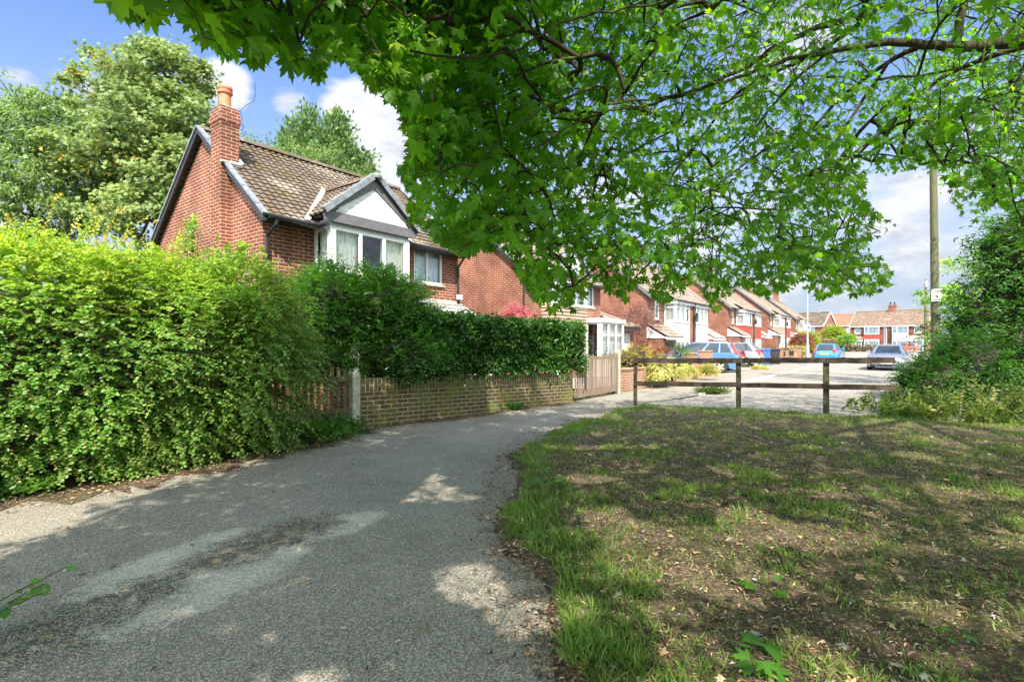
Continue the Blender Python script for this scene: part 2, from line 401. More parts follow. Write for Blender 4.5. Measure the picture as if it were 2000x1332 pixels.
# ------------------------------------------------------------------ street frame
TH = math.atan(.765); DX = V3((math.sin(TH), math.cos(TH), 0)); NX = V3((-math.cos(TH), math.sin(TH), 0))
RZ = math.atan2(DX.y, DX.x)
C0 = V3((7.5, 28.5, 0))
def st(t, w=0.0, z=0.0): return C0+DX*t+NX*w+V3((0, 0, z))      # street coordinates: t along, w away from the road

# ------------------------------------------------------------------ ground, path, road, pavement
EDGE = [(1.4, -6), (.85, -2.5), (.42, 1.2), (.27, 2.1), (.16, 2.65), (.03, 3.26), (-.05, 4.26), (-.05, 5.4), (.07, 6.7), (.47, 7.8), (1.18, 9.1), (2.2, 10.6), (2.75, 11.45)]
FENCE = [(2.6, 11.75), (4.8, 10.75), (6.18, 9.95), (7.3, 9.35), (9.5, 8.9), (16, 8.2)]
HEDGE = [(-8.5, -3), (-6.4, 1.5), (-4.56, 4.40), (-3.78, 5.05), (-3.1, 6.4), (-2.5, 7.8), (-2.45, 8.33), (1.475, 12.4), (3.1, 14.5)]
def sheet(name, pts, z, mat):
    mb = MB(); mb.face([(p[0], p[1], z) for p in pts], [(p[0], p[1]) for p in pts]); o = mb.build(name, mat)
    if mb and o.data.polygons[0].normal.z < 0: o.data.flip_normals()
    return tag(o, kind='structure')
# ground
m, nt = newmat('dull_turf'); gpn = geopos(nt)
c = mixc(nt, mrange(nt, noise(nt, gpn, 1.2, 6), .35, .65), (.075, .10, .03), (.12, .13, .05))
finish(nt, princ(nt, c, .95, 0, .1)); M['turf'] = m
sheet('ground', [(-400, -200), (500, -200), (500, 700), (-400, 700)], -.06, M['turf'])
# asphalt
def m_asphalt(name, base, light, worn=False, sp=170, tint=1.0):
    m, nt = newmat(name); p = geopos(nt)
    vor = node(nt, 'ShaderNodeTexVoronoi', {'Vector': p, 'Scale': sp}); vc = node(nt, 'ShaderNodeSeparateColor', {0: vor.outputs['Color']}).outputs[0]
    n = noise(nt, p, .9, 6, .6); n2 = noise(nt, p, sp, 2, .5)
    col = mixc(nt, mrange(nt, n, .3, .7), base, light)
    if worn:
        sx = node(nt, 'ShaderNodeSeparateXYZ', {0: p})
        # pale scrubbed streaks beside a dark mossy run, along a line left of centre
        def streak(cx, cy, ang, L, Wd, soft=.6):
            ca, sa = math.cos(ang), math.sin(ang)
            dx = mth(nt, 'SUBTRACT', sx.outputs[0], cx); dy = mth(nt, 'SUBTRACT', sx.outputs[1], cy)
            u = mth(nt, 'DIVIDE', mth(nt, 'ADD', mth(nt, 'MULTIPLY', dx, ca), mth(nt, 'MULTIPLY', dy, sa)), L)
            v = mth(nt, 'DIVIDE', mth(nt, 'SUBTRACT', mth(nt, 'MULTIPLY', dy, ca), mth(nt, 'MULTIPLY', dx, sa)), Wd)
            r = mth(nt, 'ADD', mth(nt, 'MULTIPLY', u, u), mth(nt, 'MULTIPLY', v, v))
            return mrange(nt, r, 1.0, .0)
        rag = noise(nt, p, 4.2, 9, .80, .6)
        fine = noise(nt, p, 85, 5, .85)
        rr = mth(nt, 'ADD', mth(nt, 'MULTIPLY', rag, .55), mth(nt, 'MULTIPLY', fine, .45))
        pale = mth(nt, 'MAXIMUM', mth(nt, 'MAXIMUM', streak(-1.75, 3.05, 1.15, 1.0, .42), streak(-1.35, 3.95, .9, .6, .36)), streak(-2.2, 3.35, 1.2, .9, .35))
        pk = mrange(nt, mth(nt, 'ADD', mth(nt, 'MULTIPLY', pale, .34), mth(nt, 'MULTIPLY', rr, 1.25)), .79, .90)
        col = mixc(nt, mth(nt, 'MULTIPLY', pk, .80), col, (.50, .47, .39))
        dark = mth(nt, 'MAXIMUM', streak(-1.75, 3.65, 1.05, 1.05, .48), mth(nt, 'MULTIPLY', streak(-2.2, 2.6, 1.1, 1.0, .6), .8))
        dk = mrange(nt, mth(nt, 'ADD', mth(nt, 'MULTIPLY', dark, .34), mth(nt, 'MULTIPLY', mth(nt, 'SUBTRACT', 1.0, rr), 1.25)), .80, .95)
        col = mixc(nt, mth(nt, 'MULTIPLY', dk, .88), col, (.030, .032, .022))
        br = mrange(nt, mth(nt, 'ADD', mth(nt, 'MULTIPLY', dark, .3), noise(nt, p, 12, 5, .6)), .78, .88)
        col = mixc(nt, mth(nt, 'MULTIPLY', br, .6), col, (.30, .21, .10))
        ed = noise(nt, p, 2.2, 6, .65)
        col = mixc(nt, mrange(nt, ed, .52, .72, 0, .45), col, (.11, .115, .085))
    s1 = mth(nt, 'GREATER_THAN', vc, .74)
    col = mixc(nt, mth(nt, 'MULTIPLY', s1, .42), col, (.56, .53, .46))
    s2 = mth(nt, 'LESS_THAN', vc, .36)
    col = mixc(nt, mth(nt, 'MULTIPLY', s2, .5), col, (.035, .038, .036))
    h = mth(nt, 'ADD', vor.outputs['Distance'], mth(nt, 'MULTIPLY', n2, .4))
    finish(nt, princ(nt, col, .88, 0, .25, bump(nt, h, .55, .006))); return m
KW_ = -6.9
M['path'] = m_asphalt('path_asphalt', (.170, .158, .130), (.240, .220, .185), True, 165)
M['pave'] = m_asphalt('pavement_asphalt', (.19, .172, .145), (.245, .22, .185), False, 120)
M['road'] = m_asphalt('road_asphalt', (.20, .187, .16), (.25, .232, .20), False, 90)
P1, P2 = st(-13.2, -4.85), st(-13.2, KW_)
path_poly = HEDGE + [(P1.x, P1.y), (P2.x, P2.y), (2.75, 11.6)] + [(x+.10, y) for x, y in EDGE[::-1]]
sheet('path', path_poly, 0.0, M['path'])
KW, KR = -7.0, -12.5                                   # kerb lines in street coordinates
def gz(px, py, z=0): p = gp(px, py, z); return (p.x, p.y)
r0 = st(-13.4, KW)
sheet('road', [(r0.x, r0.y), (2.5, 11.5), (7.5, 9.0), (13, 8.2)] + [tuple(st(t, KR)[:2]) for t in (-12, 30, 62, 90)] + [tuple(st(90, KW)[:2]), tuple(st(72, KW)[:2])], -.008, M['road'])
sheet('cross_road', [tuple(st(t, w)[:2]) for t, w in ((72, 20), (78, 20), (78, -60), (72, -60))], -.004, M['road'])
pv = MB()
for a, b, za, zb in ((-13.3, -10, .004, .05), (-10, 72, .05, .06)):
    q = [st(a, KW+.12, za), st(b, KW+.12, zb), st(b, -4.85, zb), st(a, -4.85, za)]
    pv.face(q, [(p.x, p.y) for p in q]); q2 = [st(a, KW+.12, za), st(a, KW+.12, -.1), st(b, KW+.12, -.1), st(b, KW+.12, zb)]
    pv.face(q2, [(p.x, p.y) for p in q2])
tag(pv.build('pavement', M['pave']), kind='structure')
kb = MB(); tt = -12.9
while tt < 71:
    L = .9; zt = .045 if tt < -9 else (.03 if (int(tt) % 14) in (0, 1, 2, 3) else .075)
    p = st(tt, KW, -.05); kb.box(p, DX*(L-.012), NX*.13, Z*(zt+.05)); tt += L
tag(kb.build('kerb', M['kerb']), kind='structure')
kb = MB(); tt = -12
while tt < 71: kb.box(st(tt, KR-.13, -.05), DX*.89, NX*.13, Z*.125); tt += .9
tag(kb.build('kerb', M['kerb']), kind='structure')
q = [st(-11.8, KR-.13, .06), st(71, KR-.13, .06), st(71, KR-2.2, .06), st(-11.8, KR-2.2, .06)]
pv = MB(); pv.face(q[::-1], [(p.x, p.y) for p in q]); tag(pv.build('pavement', M['pave']), kind='structure')
# front gardens and drives: one paved strip behind the pavement
q = [st(-13.5, -4.84, .02), st(71, -4.84, .02), st(71, 0.6, .02), st(-13.5, 0.6, .02)]
M['drive'] = m_asphalt('drive_concrete', (.28, .25, .215), (.35, .31, .27), False, 60)
pv = MB(); pv.face(q, [(p.x, p.y) for p in q]); tag(pv.build('driveway', M['drive']), kind='structure')
# earth under the hedges
m, nt = newmat('leafy_earth'); p = geopos(nt)
n = noise(nt, p, 7, 7, .7); n2 = noise(nt, p, 42, 5, .7); n3 = noise(nt, p, 1.6, 5)
c = mixc(nt, mrange(nt, n, .35, .65), (.044, .034, .027), (.125, .092, .066))
c = mixc(nt, mrange(nt, n2, .52, .68, 0, .75), c, (.40, .28, .20))
c = mixc(nt, mrange(nt, n2, .46, .36, 0, .75), c, (.030, .026, .024))
c = mixc(nt, mth(nt, 'MULTIPLY', mrange(nt, n3, .45, .62), .35), c, (.075, .085, .03))
finish(nt, princ(nt, c, .95, 0, .1, bump(nt, n2, .8, .02))); M['earth'] = m
sheet('earth', [(x-.0, y) for x, y in HEDGE[:7]] + [(-3.2, 11), (-9, 9), (-14, 2), (-12, -3)], -.012, M['earth'])
ev = MB()                                                # narrow litter strip along hedge and wall foot
ln = [V3((x, y, 0)) for x, y in HEDGE[1:8]]
for i in range(len(ln)-1):
    d = (ln[i+1]-ln[i]).normalized(); nrm = V3((d.y, -d.x, 0)); k = 7
    for j in range(k):
        a, b = ln[i].lerp(ln[i+1], j/k), ln[i].lerp(ln[i+1], (j+1)/k)
        wa = .22+.16*math.sin(i*7+j*1.7)+.06*math.sin(j*5.1); wb = .22+.16*math.sin(i*7+(j+1)*1.7)+.06*math.sin((j+1)*5.1)
        if j == k-1 and i < len(ln)-2: wb = .22+.16*math.sin((i+1)*7)
        q = [a-nrm*.1, a+nrm*wa, b+nrm*wb, b-nrm*.1]; ev.face([(p.x, p.y, .005) for p in q])
tag(ev.build('earth_strip', M['earth']), kind='structure')
# verge: a lightly humped sheet of leafy soil whose rim dips under the path
nx, ny = 170, 190; gx = np.linspace(-.7, 16, nx); gy = np.linspace(-5, 12.2, ny); GX, GY = np.meshgrid(gx, gy)
VPOLY = EDGE + FENCE[1:] + [(16, -6)]
def verge_h(x, y):
    ins = in_poly(x, y, VPOLY); d = np.minimum(poly_dist(x, y, EDGE), poly_dist(x, y, FENCE))*np.where(ins, 1, -1)
    d = d+(vnoise(x, y, 2.5, 3)-.5)*.28+(vnoise(x, y, 9, 4)-.5)*.14+(vnoise(x, y, 23, 8)-.5)*.05
    return np.clip(d*.35, -.06, .035)+(vnoise(x, y, 1.1, 1)-.5)*.05*np.clip(d, 0, 1)+(vnoise(x, y, 5, 2)-.5)*.018*np.clip(d*3, 0, 1), d
GZ, _ = verge_h(GX, GY)
me = bpy.data.meshes.new('verge')
idx = np.arange(nx*ny).reshape(ny, nx)
me.from_pydata(np.stack([GX, GY, GZ], -1).reshape(-1, 3).tolist(), [], np.stack([idx[:-1, :-1], idx[:-1, 1:], idx[1:, 1:], idx[1:, :-1]], -1).reshape(-1, 4).tolist())
me.materials.append(M['earth']); me.shade_smooth(); o = bpy.data.objects.new('verge', me); COL.objects.link(o); tag(o, kind='structure')

# ------------------------------------------------------------------ building pieces
def wall_panel(mb, o, u, W_, H0, H1, ops=(), out=None, rev=.10, uoff=0.0, mi=0):
    """brick panel from o along u with rectangular openings (u0, z0, u1, z1) and reveals"""
    u = V3(u); o = V3(o)
    us = sorted({0.0, W_, *[a for q in ops for a in (q[0], q[2])]}); zs = sorted({H0, H1, *[a for q in ops for a in (q[1], q[3])]})
    P = lambda a, z, d=0.0: o+u*a+Z*z-out*d
    flip = u.cross(Z).dot(out) < 0
    def fc(p, uv): mb.face(p[::-1] if flip else p, uv[::-1] if flip else uv, mi)
    for a, b in zip(us, us[1:]):
        for c_, d_ in zip(zs, zs[1:]):
            if any(q[0] <= a+1e-6 and b <= q[2]+1e-6 and q[1] <= c_+1e-6 and d_ <= q[3]+1e-6 for q in ops): continue
            fc([P(a, c_), P(b, c_), P(b, d_), P(a, d_)], [(a+uoff, c_), (b+uoff, c_), (b+uoff, d_), (a+uoff, d_)])
    for a, c_, b, d_ in ops:
        fc([P(a, c_), P(a, d_), P(a, d_, rev), P(a, c_, rev)][::-1], [(0, c_), (0, d_), (rev, d_), (rev, c_)][::-1])
        fc([P(b, c_), P(b, d_), P(b, d_, rev), P(b, c_, rev)], [(0, c_), (0, d_), (rev, d_), (rev, c_)])
        fc([P(a, d_), P(b, d_), P(b, d_, rev), P(a, d_, rev)][::-1], [(a, 0), (b, 0), (b, rev), (a, rev)][::-1])
        fc([P(a, c_), P(b, c_), P(b, c_, rev), P(a, c_, rev)], [(a, 0), (b, 0), (b, rev), (a, rev)])
def window(par, o, u, out, w, h, bu=(), bv=(), cur='net', fr=.055, rec=.05, sill=True, mat='white', tops=None, sillm='concrete', mis=None):
    """frame with bars; pane, curtain and sill are its sub-parts"""
    o, u, out = V3(o)-V3(out)*rec, V3(u), V3(out); th = .06; mb = MB()
    def bar(a, b, c_, d_): mb.box(o+u*a+Z*c_-out*(th-.0), u*(b-a), Z*(d_-c_), out*th)
    bar(0, w, 0, fr); bar(0, w, h-fr, h); bar(0, fr, fr, h-fr); bar(w-fr, w, fr, h-fr)
    for x in bu: bar(x-fr*.62, x+fr*.62, fr, h-fr)
    xs = [fr]+list(bu)+[w-fr]
    for z in bv:
        for a, b in zip(xs, xs[1:]): bar(a+(fr*.62 if a != fr else 0), b-(fr*.62 if b != w-fr else 0), z-fr*.4, z+fr*.4)
    f = mb.build('window', M[mat], par, bevel=0)
    g = MB(); q = o-out*.035; g.face([q+u*fr*.5+Z*fr*.5, q+u*(w-fr*.5)+Z*fr*.5, q+u*(w-fr*.5)+Z*(h-fr*.5), q+u*fr*.5+Z*(h-fr*.5)]); g.build('pane', M['glass'], f)
    segs = list(zip([0]+list(bu), list(bu)+[w]))
    if cur:
        cb = MB(); q = o-out*.14
        for i, (a, b) in enumerate(segs):
            if cur == 'open' and i == 1: cb.build('curtain', M['curtain'], f); cb = MB(); continue
            n = max(4, int((b-a)/.035)); dx = (b-a)/n
            pt = lambda k, z: q+u*(a+k*dx)+Z*z-out*(.018*math.sin(k*2.1+i)+.012*math.sin(k*.9))
            for k in range(n): cb.face([pt(k, .0), pt(k+1, .0), pt(k+1, h), pt(k, h)])
        cb.build('curtain', M['curtain_b' if cur == 'blue' else 'curtain'], f, smooth=False)
    if sill:
        s = MB(); q = o+out*(rec-.0); s.box(q-u*.06-Z*.065-out*.08, u*(w+.12), Z*.063, out*.13); s.build('sill', M[sillm], f)
    return f
def tiles(mb, o, u, s, L, Sl, gauge=.2, wave=.17, amp=.014, step=.03, cols=4, mi=0):
    """courses of lipped, wavy interlocking tiles on the plane o + u*L + s*Sl"""
    o, u, s = V3(o), V3(u).normalized(), V3(s).normalized(); n = u.cross(s)
    if n.z < 0: n = -n
    flip = u.cross(s).dot(n) < 0
    rows = max(1, round(Sl/gauge)); g = Sl/rows; k = max(2, int(L/(wave/cols))); dx = L/k
    for r in range(rows):
        s0, s1 = r*g, (r+1)*g
        jit = [random.uniform(-.006, .006) for _ in range(k+1)]
        def P(i, sv, h): return o+u*(i*dx)+s*sv+n*(h+amp*math.cos(2*math.pi*i*dx/wave)+(jit[i] if h > .02 else 0))
        for i in range(k):
            a, b = i*dx, (i+1)*dx
            f1 = [P(i, s0, step), P(i+1, s0, step), P(i+1, s1, .004), P(i, s1, .004)]
            u1 = [(a, s0), (b, s0), (b, s1), (a, s1)]
            f2 = [P(i, s0, -.012), P(i+1, s0, -.012), P(i+1, s0, step), P(i, s0, step)]
            u2 = [(a, s0), (b, s0), (b, s0+.02), (a, s0+.02)]
            if flip: f1, u1, f2, u2 = f1[::-1], u1[::-1], f2[::-1], u2[::-1]
            mb.face(f1, u1, mi); mb.face(f2, u2, mi)
def ridge_line(mb, a, b, r=.11, seg=.42, mi=0):
    a, b = V3(a), V3(b); n = max(1, round((b-a).length/seg)); d = (b-a)/n; t = d.normalized(); sx = t.cross(Z)
    for i in range(n):
        k = 6; p0, p1 = a+d*i, a+d*(i+.985)
        ring = lambda p, rr: [p+sx*math.cos(math.pi*j/k)*rr*1.15+Z*(math.sin(math.pi*j/k)*rr-.045) for j in range(k+1)]
        A, B = ring(p0, r*1.06), ring(p1, r*.97)
        for j in range(k): mb.face([A[j], B[j], B[j+1], A[j+1]], None, mi)
        mb.face(A, None, mi)
def strip_along(mb, a, b, wd, th, side, n, seg=.36, mi=0):
    """short capping pieces from a to b, width along side, thickness along n"""
    a, b = V3(a), V3(b); k = max(1, round((b-a).length/seg)); d = (b-a)/k
    for i in range(k): mb.box(a+d*i+n*(.006*(i % 2)), d*.97, V3(side)*wd, V3(n)*th, mi)

def single_house(name, label, loc, dz=0.0, variant=0):
    Wd, Dp, ev, slope = (5.69, 5.44, 4.10, .80) if variant == 0 else (6.2, 5.6, 4.15, .80)
    r = thing(name, label, 'house', loc+V3((0, 0, dz)), RZ)
    bt0, bt1, bb = (1.14, 3.28, .62) if variant == 0 else (1.28, 3.74, .62)
    oX, oY = X, Y; hw = Dp/2; rz = ev-.05+hw*slope
    brick = M['brick' if variant == 0 else 'brick_b']
    wt0, wt1 = (4.02, 5.06) if variant == 0 else (4.45, 5.55)
    w = MB()
    wall_panel(w, (0, 0, 0), X, Wd, -.6, ev, [(bt0+.1, .7, bt1-.1, 3.8), (wt0, 3.03, wt1, 3.97), (4.2, 0.02, 5.1, 2.0)], -Y)
    wall_panel(w, (Wd, Dp, 0), -X, Wd, -.6, ev, [(1, 2.9, 2.2, 3.9), (3.4, 2.9, 4.6, 3.9)], Y)
    for x, sgn in ((0, -1), (Wd, 1)):
        pts = [(x, 0, -.6), (x, Dp, -.6), (x, Dp, ev), (x, hw, rz), (x, 0, ev)]
        if sgn > 0: pts = pts
        else: pts = pts[::-1]
        w.face(pts, [(p[1]+.11, p[2]) for p in pts])
    w.build('wall', brick, r)
    # roof
    ov = .34; vx = .10; ez = ev+.04-ov*slope; sl_len = math.hypot(hw+ov, (hw+ov)*slope); sv = V3((0, 1, slope)).normalized()
    rb = MB(); th = M['tile']
    tiles(rb, (-vx, -ov, ez+.04), X, sv, Wd+2*vx, sl_len)
    tiles(rb, (-vx, Dp+ov, ez+.04), X, V3((0, -1, slope)), Wd+2*vx, sl_len, cols=2)
    rt = ez+.04+(hw+ov)*slope
    gx0, gx1, gm = bt0-.22, bt1+.22, (bt0+bt1)/2
    gz0 = ev+.02; gs = .80; gtop = gz0+(gm-gx0)*gs; by = -bb-.14
    back = (gtop-(ez+.04))/slope-ov+.25
    gl = math.hypot(gm-gx0, (gm-gx0)*gs)
    tiles(rb, (gx0, by, gz0), Y, V3((1, 0, gs)), back-by, gl)
    tiles(rb, (gx1, by, gz0), Y, V3((-1, 0, gs)), back-by, gl)
    roof = rb.build('roof', M['tile'] if variant == 0 else M['tile_pale'], r)
    tm_ = M['tile'] if variant == 0 else M['tile_pale']
    rd = MB(); ridge_line(rd, (-vx, hw, rt+.03), (Wd+vx, hw, rt+.03)); rd.build('ridge_tile', tm_, roof)
    rd = MB(); ridge_line(rd, (gm, by, gtop+.03), (gm, back, gtop+.03), .10); rd.build('ridge_tile', tm_, roof)
    nrm = V3((0, -slope, 1)).normalized()
    for x in (-vx-.08, Wd+vx-.03):
        vg = MB()
        strip_along(vg, (x, -ov-.03, ez+.045), (x, hw, rt+.045), .11, .045, X, nrm)
        strip_along(vg, (x, Dp+ov+.03, ez+.045), (x, hw, rt+.045), .11, .045, X, V3((0, slope, 1)).normalized())
        for y0, y1, z0, z1 in ((-ov, hw, ez, rt), (Dp+ov, hw, ez, rt)):     # bargeboard under the cap
            vg.prism([(x+.03, y0, z0-.08), (x+.03, y0, z0+.045), (x+.03, y1, z1+.045), (x+.03, y1, z1-.10)], X*.05, 1)
        vg.build('verge_cap', [M['verge'], M['black_pl']], roof)
    if variant == 0:
        for side in (0, 1):
            fl = MB()                                            # lead valleys
            xa = gx0 if side == 0 else gx1; dxn = 1 if side == 0 else -1
            a = V3((xa-.06*dxn, -ov+.02, ez+.11)); b = V3((gm, back-.28, gtop+.06))
            sd = V3((-dxn, 0, 0)); fl.box(a, b-a, sd*.14, V3((0, -.3, 1)).normalized()*.02); fl.build('valley_flashing', M['lead'], roof)
    # soffit and gutter
    for a, b in ((-.05, gx0+.02), (gx1-.02, Wd+.08)):
        gt = MB()
        gt.box((a, -.03, ez+.02), X*(b-a), Y*-.05+Y*0, Z*.17)
        gt.box((a, -ov+.02, ez-.02), X*(b-a), Y*(ov-.05), Z*.03)
        gt.tube([(a, -ov-.05, ez+.035), (b, -ov-.05, ez+.02)], .055, 8)
        if a < 0: gt.tube([(gx0+.08, -ov-.05, ez+.03), (gx0+.10, by+.05, ez+.03)], .05, 8)
        gt.build('gutter', M['black_pl'], r)
    dp = MB(); dp.tube([(.10, -ov-.05, ez-.01), (.10, -ov-.04, ez-.10), (.06, -.07, ez-.32), (.06, -.07, -.1)], .038, 8)
    dp.build('downpipe', M['black_pl'], r); dp = MB()
    if variant == 0: dp.tube([(Wd-.12, -ov-.05, ez-.01), (Wd-.06, -.07, ez-.28), (Wd-.06, -.07, -.1)], .034, 8); dp.build('downpipe', M['black_pl'], r)
    # bay with gabled top
    bay = MB()
    lo, hi = 2.93, 3.885
    pl_ = MB(); pl_.box((bt0, -bb, -.3), X*(bt1-bt0), Y*(bb-.002), Z*1.1, 0)
    if variant == 0: bay.box((bt0, -bb, 1.9), X*(bt1-bt0), Y*(bb-.002), Z*(lo-1.9), 1)
    else: bay.box((bt0+.02, -bb+.02, 1.85), X*(bt1-bt0-.04), Y*(bb-.024), Z*(lo-1.85), 1)
    bay.box((bt0, -bb, hi), X*(bt1-bt0), Y*(bb-.002), Z*.16, 1)
    bay.box((bt0-.02, -bb-.02, lo), X*.09, Y*.09, Z*(hi-lo), 2); bay.box((bt1-.07, -bb-.02, lo), X*.09, Y*.09, Z*(hi-lo), 2)
    bay.box((bt0, -bb, .8), X*.09, Y*.09, Z*1.1, 2); bay.box((bt1-.09, -bb, .8), X*.09, Y*.09, Z*1.1, 2)
    pl_.build('bay_plinth', M['brick'], r)
    bo = bay.build('bay', [M['brick'], M['grey_clad'] if variant == 0 else M['tilehung_tan'], M['white']], r)
    if variant == 1:
        hg = MB(); n_ = 8
        for i in range(n_):
            z0 = 1.85+i*(lo-1.85)/n_; h_ = (lo-1.85)/n_
            hg.prism([(bt0-.02, -bb-.045, z0), (bt0-.02, -bb-.005, z0+h_), (bt0-.02, -bb+.03, z0+h_), (bt0-.02, -bb+.03, z0)], X*(bt1-bt0+.04))
            hg.prism([(bt0-.045, -bb, z0), (bt0-.005, -bb, z0+h_), (bt0+.03, -bb, z0+h_), (bt0+.03, -bb, z0)], Y*(bb-.01))
        hg.build('hung_tile', M['tilehung_tan'], bo)
    ww = bt1-bt0-.14
    window(bo, (bt0+.07, -bb-.01, lo), X, -Y, ww, hi-lo, (ww*.345, ww*.67), (), 'open' if variant == 0 else 'blue', rec=0, fr=.06)
    window(bo, (bt0-.005, -.02, lo), -Y, -X, bb-.06, hi-lo, (), (), 'net', rec=0, fr=.06, sill=False)
    window(bo, (bt1+.005, -bb+.06, lo), Y, X, bb-.08, hi-lo, (), (), 'net', rec=0, fr=.06, sill=False)
    window(bo, (bt0+.07, -bb-.01, .8), X, -Y, ww, 1.1, (ww*.345, ww*.67), (), 'net', rec=0, fr=.06)
    window(bo, (bt0-.005, -.02, .8), -Y, -X, bb-.06, 1.1, (), (), 'net', rec=0, fr=.06, sill=False)
    gb = MB(); yf = by+.05                                                     # gable: band, boards, white triangle
    gb.box((gx0+.04, yf, gz0-.15), X*(gx1-gx0-.08), Y*.05, Z*.22, 0)
    for xa, dxn in ((gx0+.02, 1), (gx1-.02, -1)):
        za = gz0+.0
        gb.prism([(xa, yf-.012, za-.06), (xa, yf-.012, za+.06), (gm, yf-.012, gtop-.0), (gm, yf-.012, gtop-.26)], Y*.05, 0)
    gb.prism([(gx0+.26, yf+.02, gz0+.05), (gx1-.26, yf+.02, gz0+.05), (gm, yf+.02, gtop-.14)], Y*.03, 1)
    for i in range(5):
        z = gz0+.12+i*.12; hwid = max(0.02, (gtop-.16-z)/gs); gb.box((gm-hwid*.98, yf+.012, z), X*hwid*1.96, Y*.012, Z*.105, 1)
    gb.prism([(gx0+.1, -.01, gz0-.03), (gx0+.1, by+.06, gz0-.03), (gx1-.1, by+.06, gz0-.03), (gx1-.1, -.01, gz0-.03)], Z*.03, 0)
    go = gb.build('bay_gable', [M['grey_fascia'], M['offwhite']], r)
    gv = MB()
    for xa, dxn in ((gx0, 1), (gx1, -1)):
        n_ = V3((-dxn*gs, 0, 1)).normalized(); a = V3((xa-.02*dxn, by-.055, gz0+.045)); b = V3((gm-.02*dxn, by-.055, gtop+.05))
        strip_along(gv, a, b, .14, .05, Y, n_, .3); strip_along(gv, a-n_*.075, b-n_*.075, .03, .075, Y, n_, .3)
    gv.lathe((gm, by-.03, gtop-.03), [(.10, 0), (.11, .05), (.09, .10), (0, .12)], 10)
    gv.build('verge_cap', M['verge'], go)
    im = MB(); im.box((.3, 2.6, .1), X*(Wd-.6), Y*.05, Z*(ev-.2)); im.build('inner_wall', M['plaster'], r)
    # window and porch on the right
    ww = wt1-wt0
    window(r, (wt0, 0, 3.03), X, -Y, ww, .94, (ww*.47,), (), 'blue', fr=.055, rec=.02)
    pm = MB()
    if variant == 0:
        sv2 = V3((0, -1, -.52)).normalized(); so_ = V3((3.75, -.86, 2.12))
        tiles(pm, so_, X, V3((0, 1, .52)), 2.02, .97, gauge=.24, wave=.16, amp=.014)
        po = pm.build('porch', M['tile_grey'], r)
        pb = MB(); pb.box((3.8, -.78, 1.98), X*1.9, Y*.05, Z*.12, 0); pb.box((3.82, -.75, -.2), X*.1, Y*.1, Z*2.2, 0); pb.box((5.55, -.75, -.2), X*.1, Y*.1, Z*2.2, 0)
        pb.prism([(5.72, -.8, 2.05), (5.72, -.02, 2.05), (5.72, -.02, 2.50)], X*.03, 0); pb.box((3.75, -.05, 2.52), X*2.0, Y*.06, Z*.09, 1)
        pb.build('porch_frame', [M['white'], M['lead']], po)
    else:
        pm.box((3.9, -1.25, 2.30), X*2.35, Y*1.24, Z*.16); pm.box((3.95, -1.2, -.2), X*2.2, Y*1.19, Z*.85)
        for x in (3.95, 6.07): pm.box((x, -1.2, .65), X*.08, Y*.08, Z*1.66)
        po = pm.build('porch', M['white'], r)
        window(po, (4.03, -1.2, .66), X, -Y, 2.04, 1.62, (.65, 1.35), (1.1,), 'net', rec=0, sill=False)
        window(po, (6.14, -1.12, .66), Y, X, 1.05, 1.62, (.5,), (), None, rec=0, sill=False)
        window(po, (3.96, -.03, .66), -Y, -X, 1.05, 1.62, (.5,), (), None, rec=0, sill=False)
    dr = MB(); dr.box((4.22, .06, .02), X*.86, Y*.05, Z*1.96); dr.build('door', M['white'], r)
    # chimney on the gable
    ch = MB(); w0, w1, pj = 1.33, 1.80, .22
    st_z = (rt+.02)
    ch.box((-pj, w0, -.6), X*(pj-.002), Y*(w1-w0), Z*(ev+1.2+.6), 0)
    zs = ez+.04+(w0+ov)*slope
    ch.box((-pj+.0, w0+.0, ev+1.202), X*(pj+.16), Y*(w1-w0), Z*(st_z-.28-ev-1.202), 0)
    z = st_z-.28
    for k, e in enumerate((.012, .030, .030, .018)): ch.box((-pj-e, w0-e, z), X*(pj+.16+2*e), Y*(w1-w0+2*e), Z*.073, 0); z += .075
    ch.box((-pj-.01, w0-.01, z), X*(pj+.18), Y*(w1-w0+.02), Z*.10, 0)
    cho = ch.build('chimney', brick, r)
    fm = MB(); fm.prism([(-pj+.06, w0+.06, z+.10), (.10, w0+.06, z+.10), (.10, w1-.06, z+.10), (-pj+.06, w1-.06, z+.10)], Z*.05); fm.build('flaunching', M['concrete'], cho)
    cp = MB(); cp.lathe((-.03, (w0+w1)/2, z+.12), [(.14, 0), (.12, .04), (.115, .33), (.15, .335), (.155, .37), (.13, .38), (.135, .42), (.15, .43), (.145, .48), (.115, .48), (.10, .2), (0, .2)], 20)
    cp.build('chimney_pot', M['terracotta'], cho, smooth=False)
    fo = MB(); fo.box((-pj+.16, w0-.09, zs-.02), X*.25, Y*.09, Z*.10); fo.box((.16, w0-.02, zs-.0), X*.03, Y*.5, Z*.42) if False else None
    a = V3((.165, w0-.08, zs-.02)); fo.box(a, V3((0, w1-w0+.1, (w1-w0+.1)*slope)), X*.05, V3((0, -slope, 1)).normalized()*.10)
    fo.box((-pj-.02, w0-.11, zs+.02), X*.42, Y*.10, Z*.035)
    fo.build('flashing', M['lead'], cho)
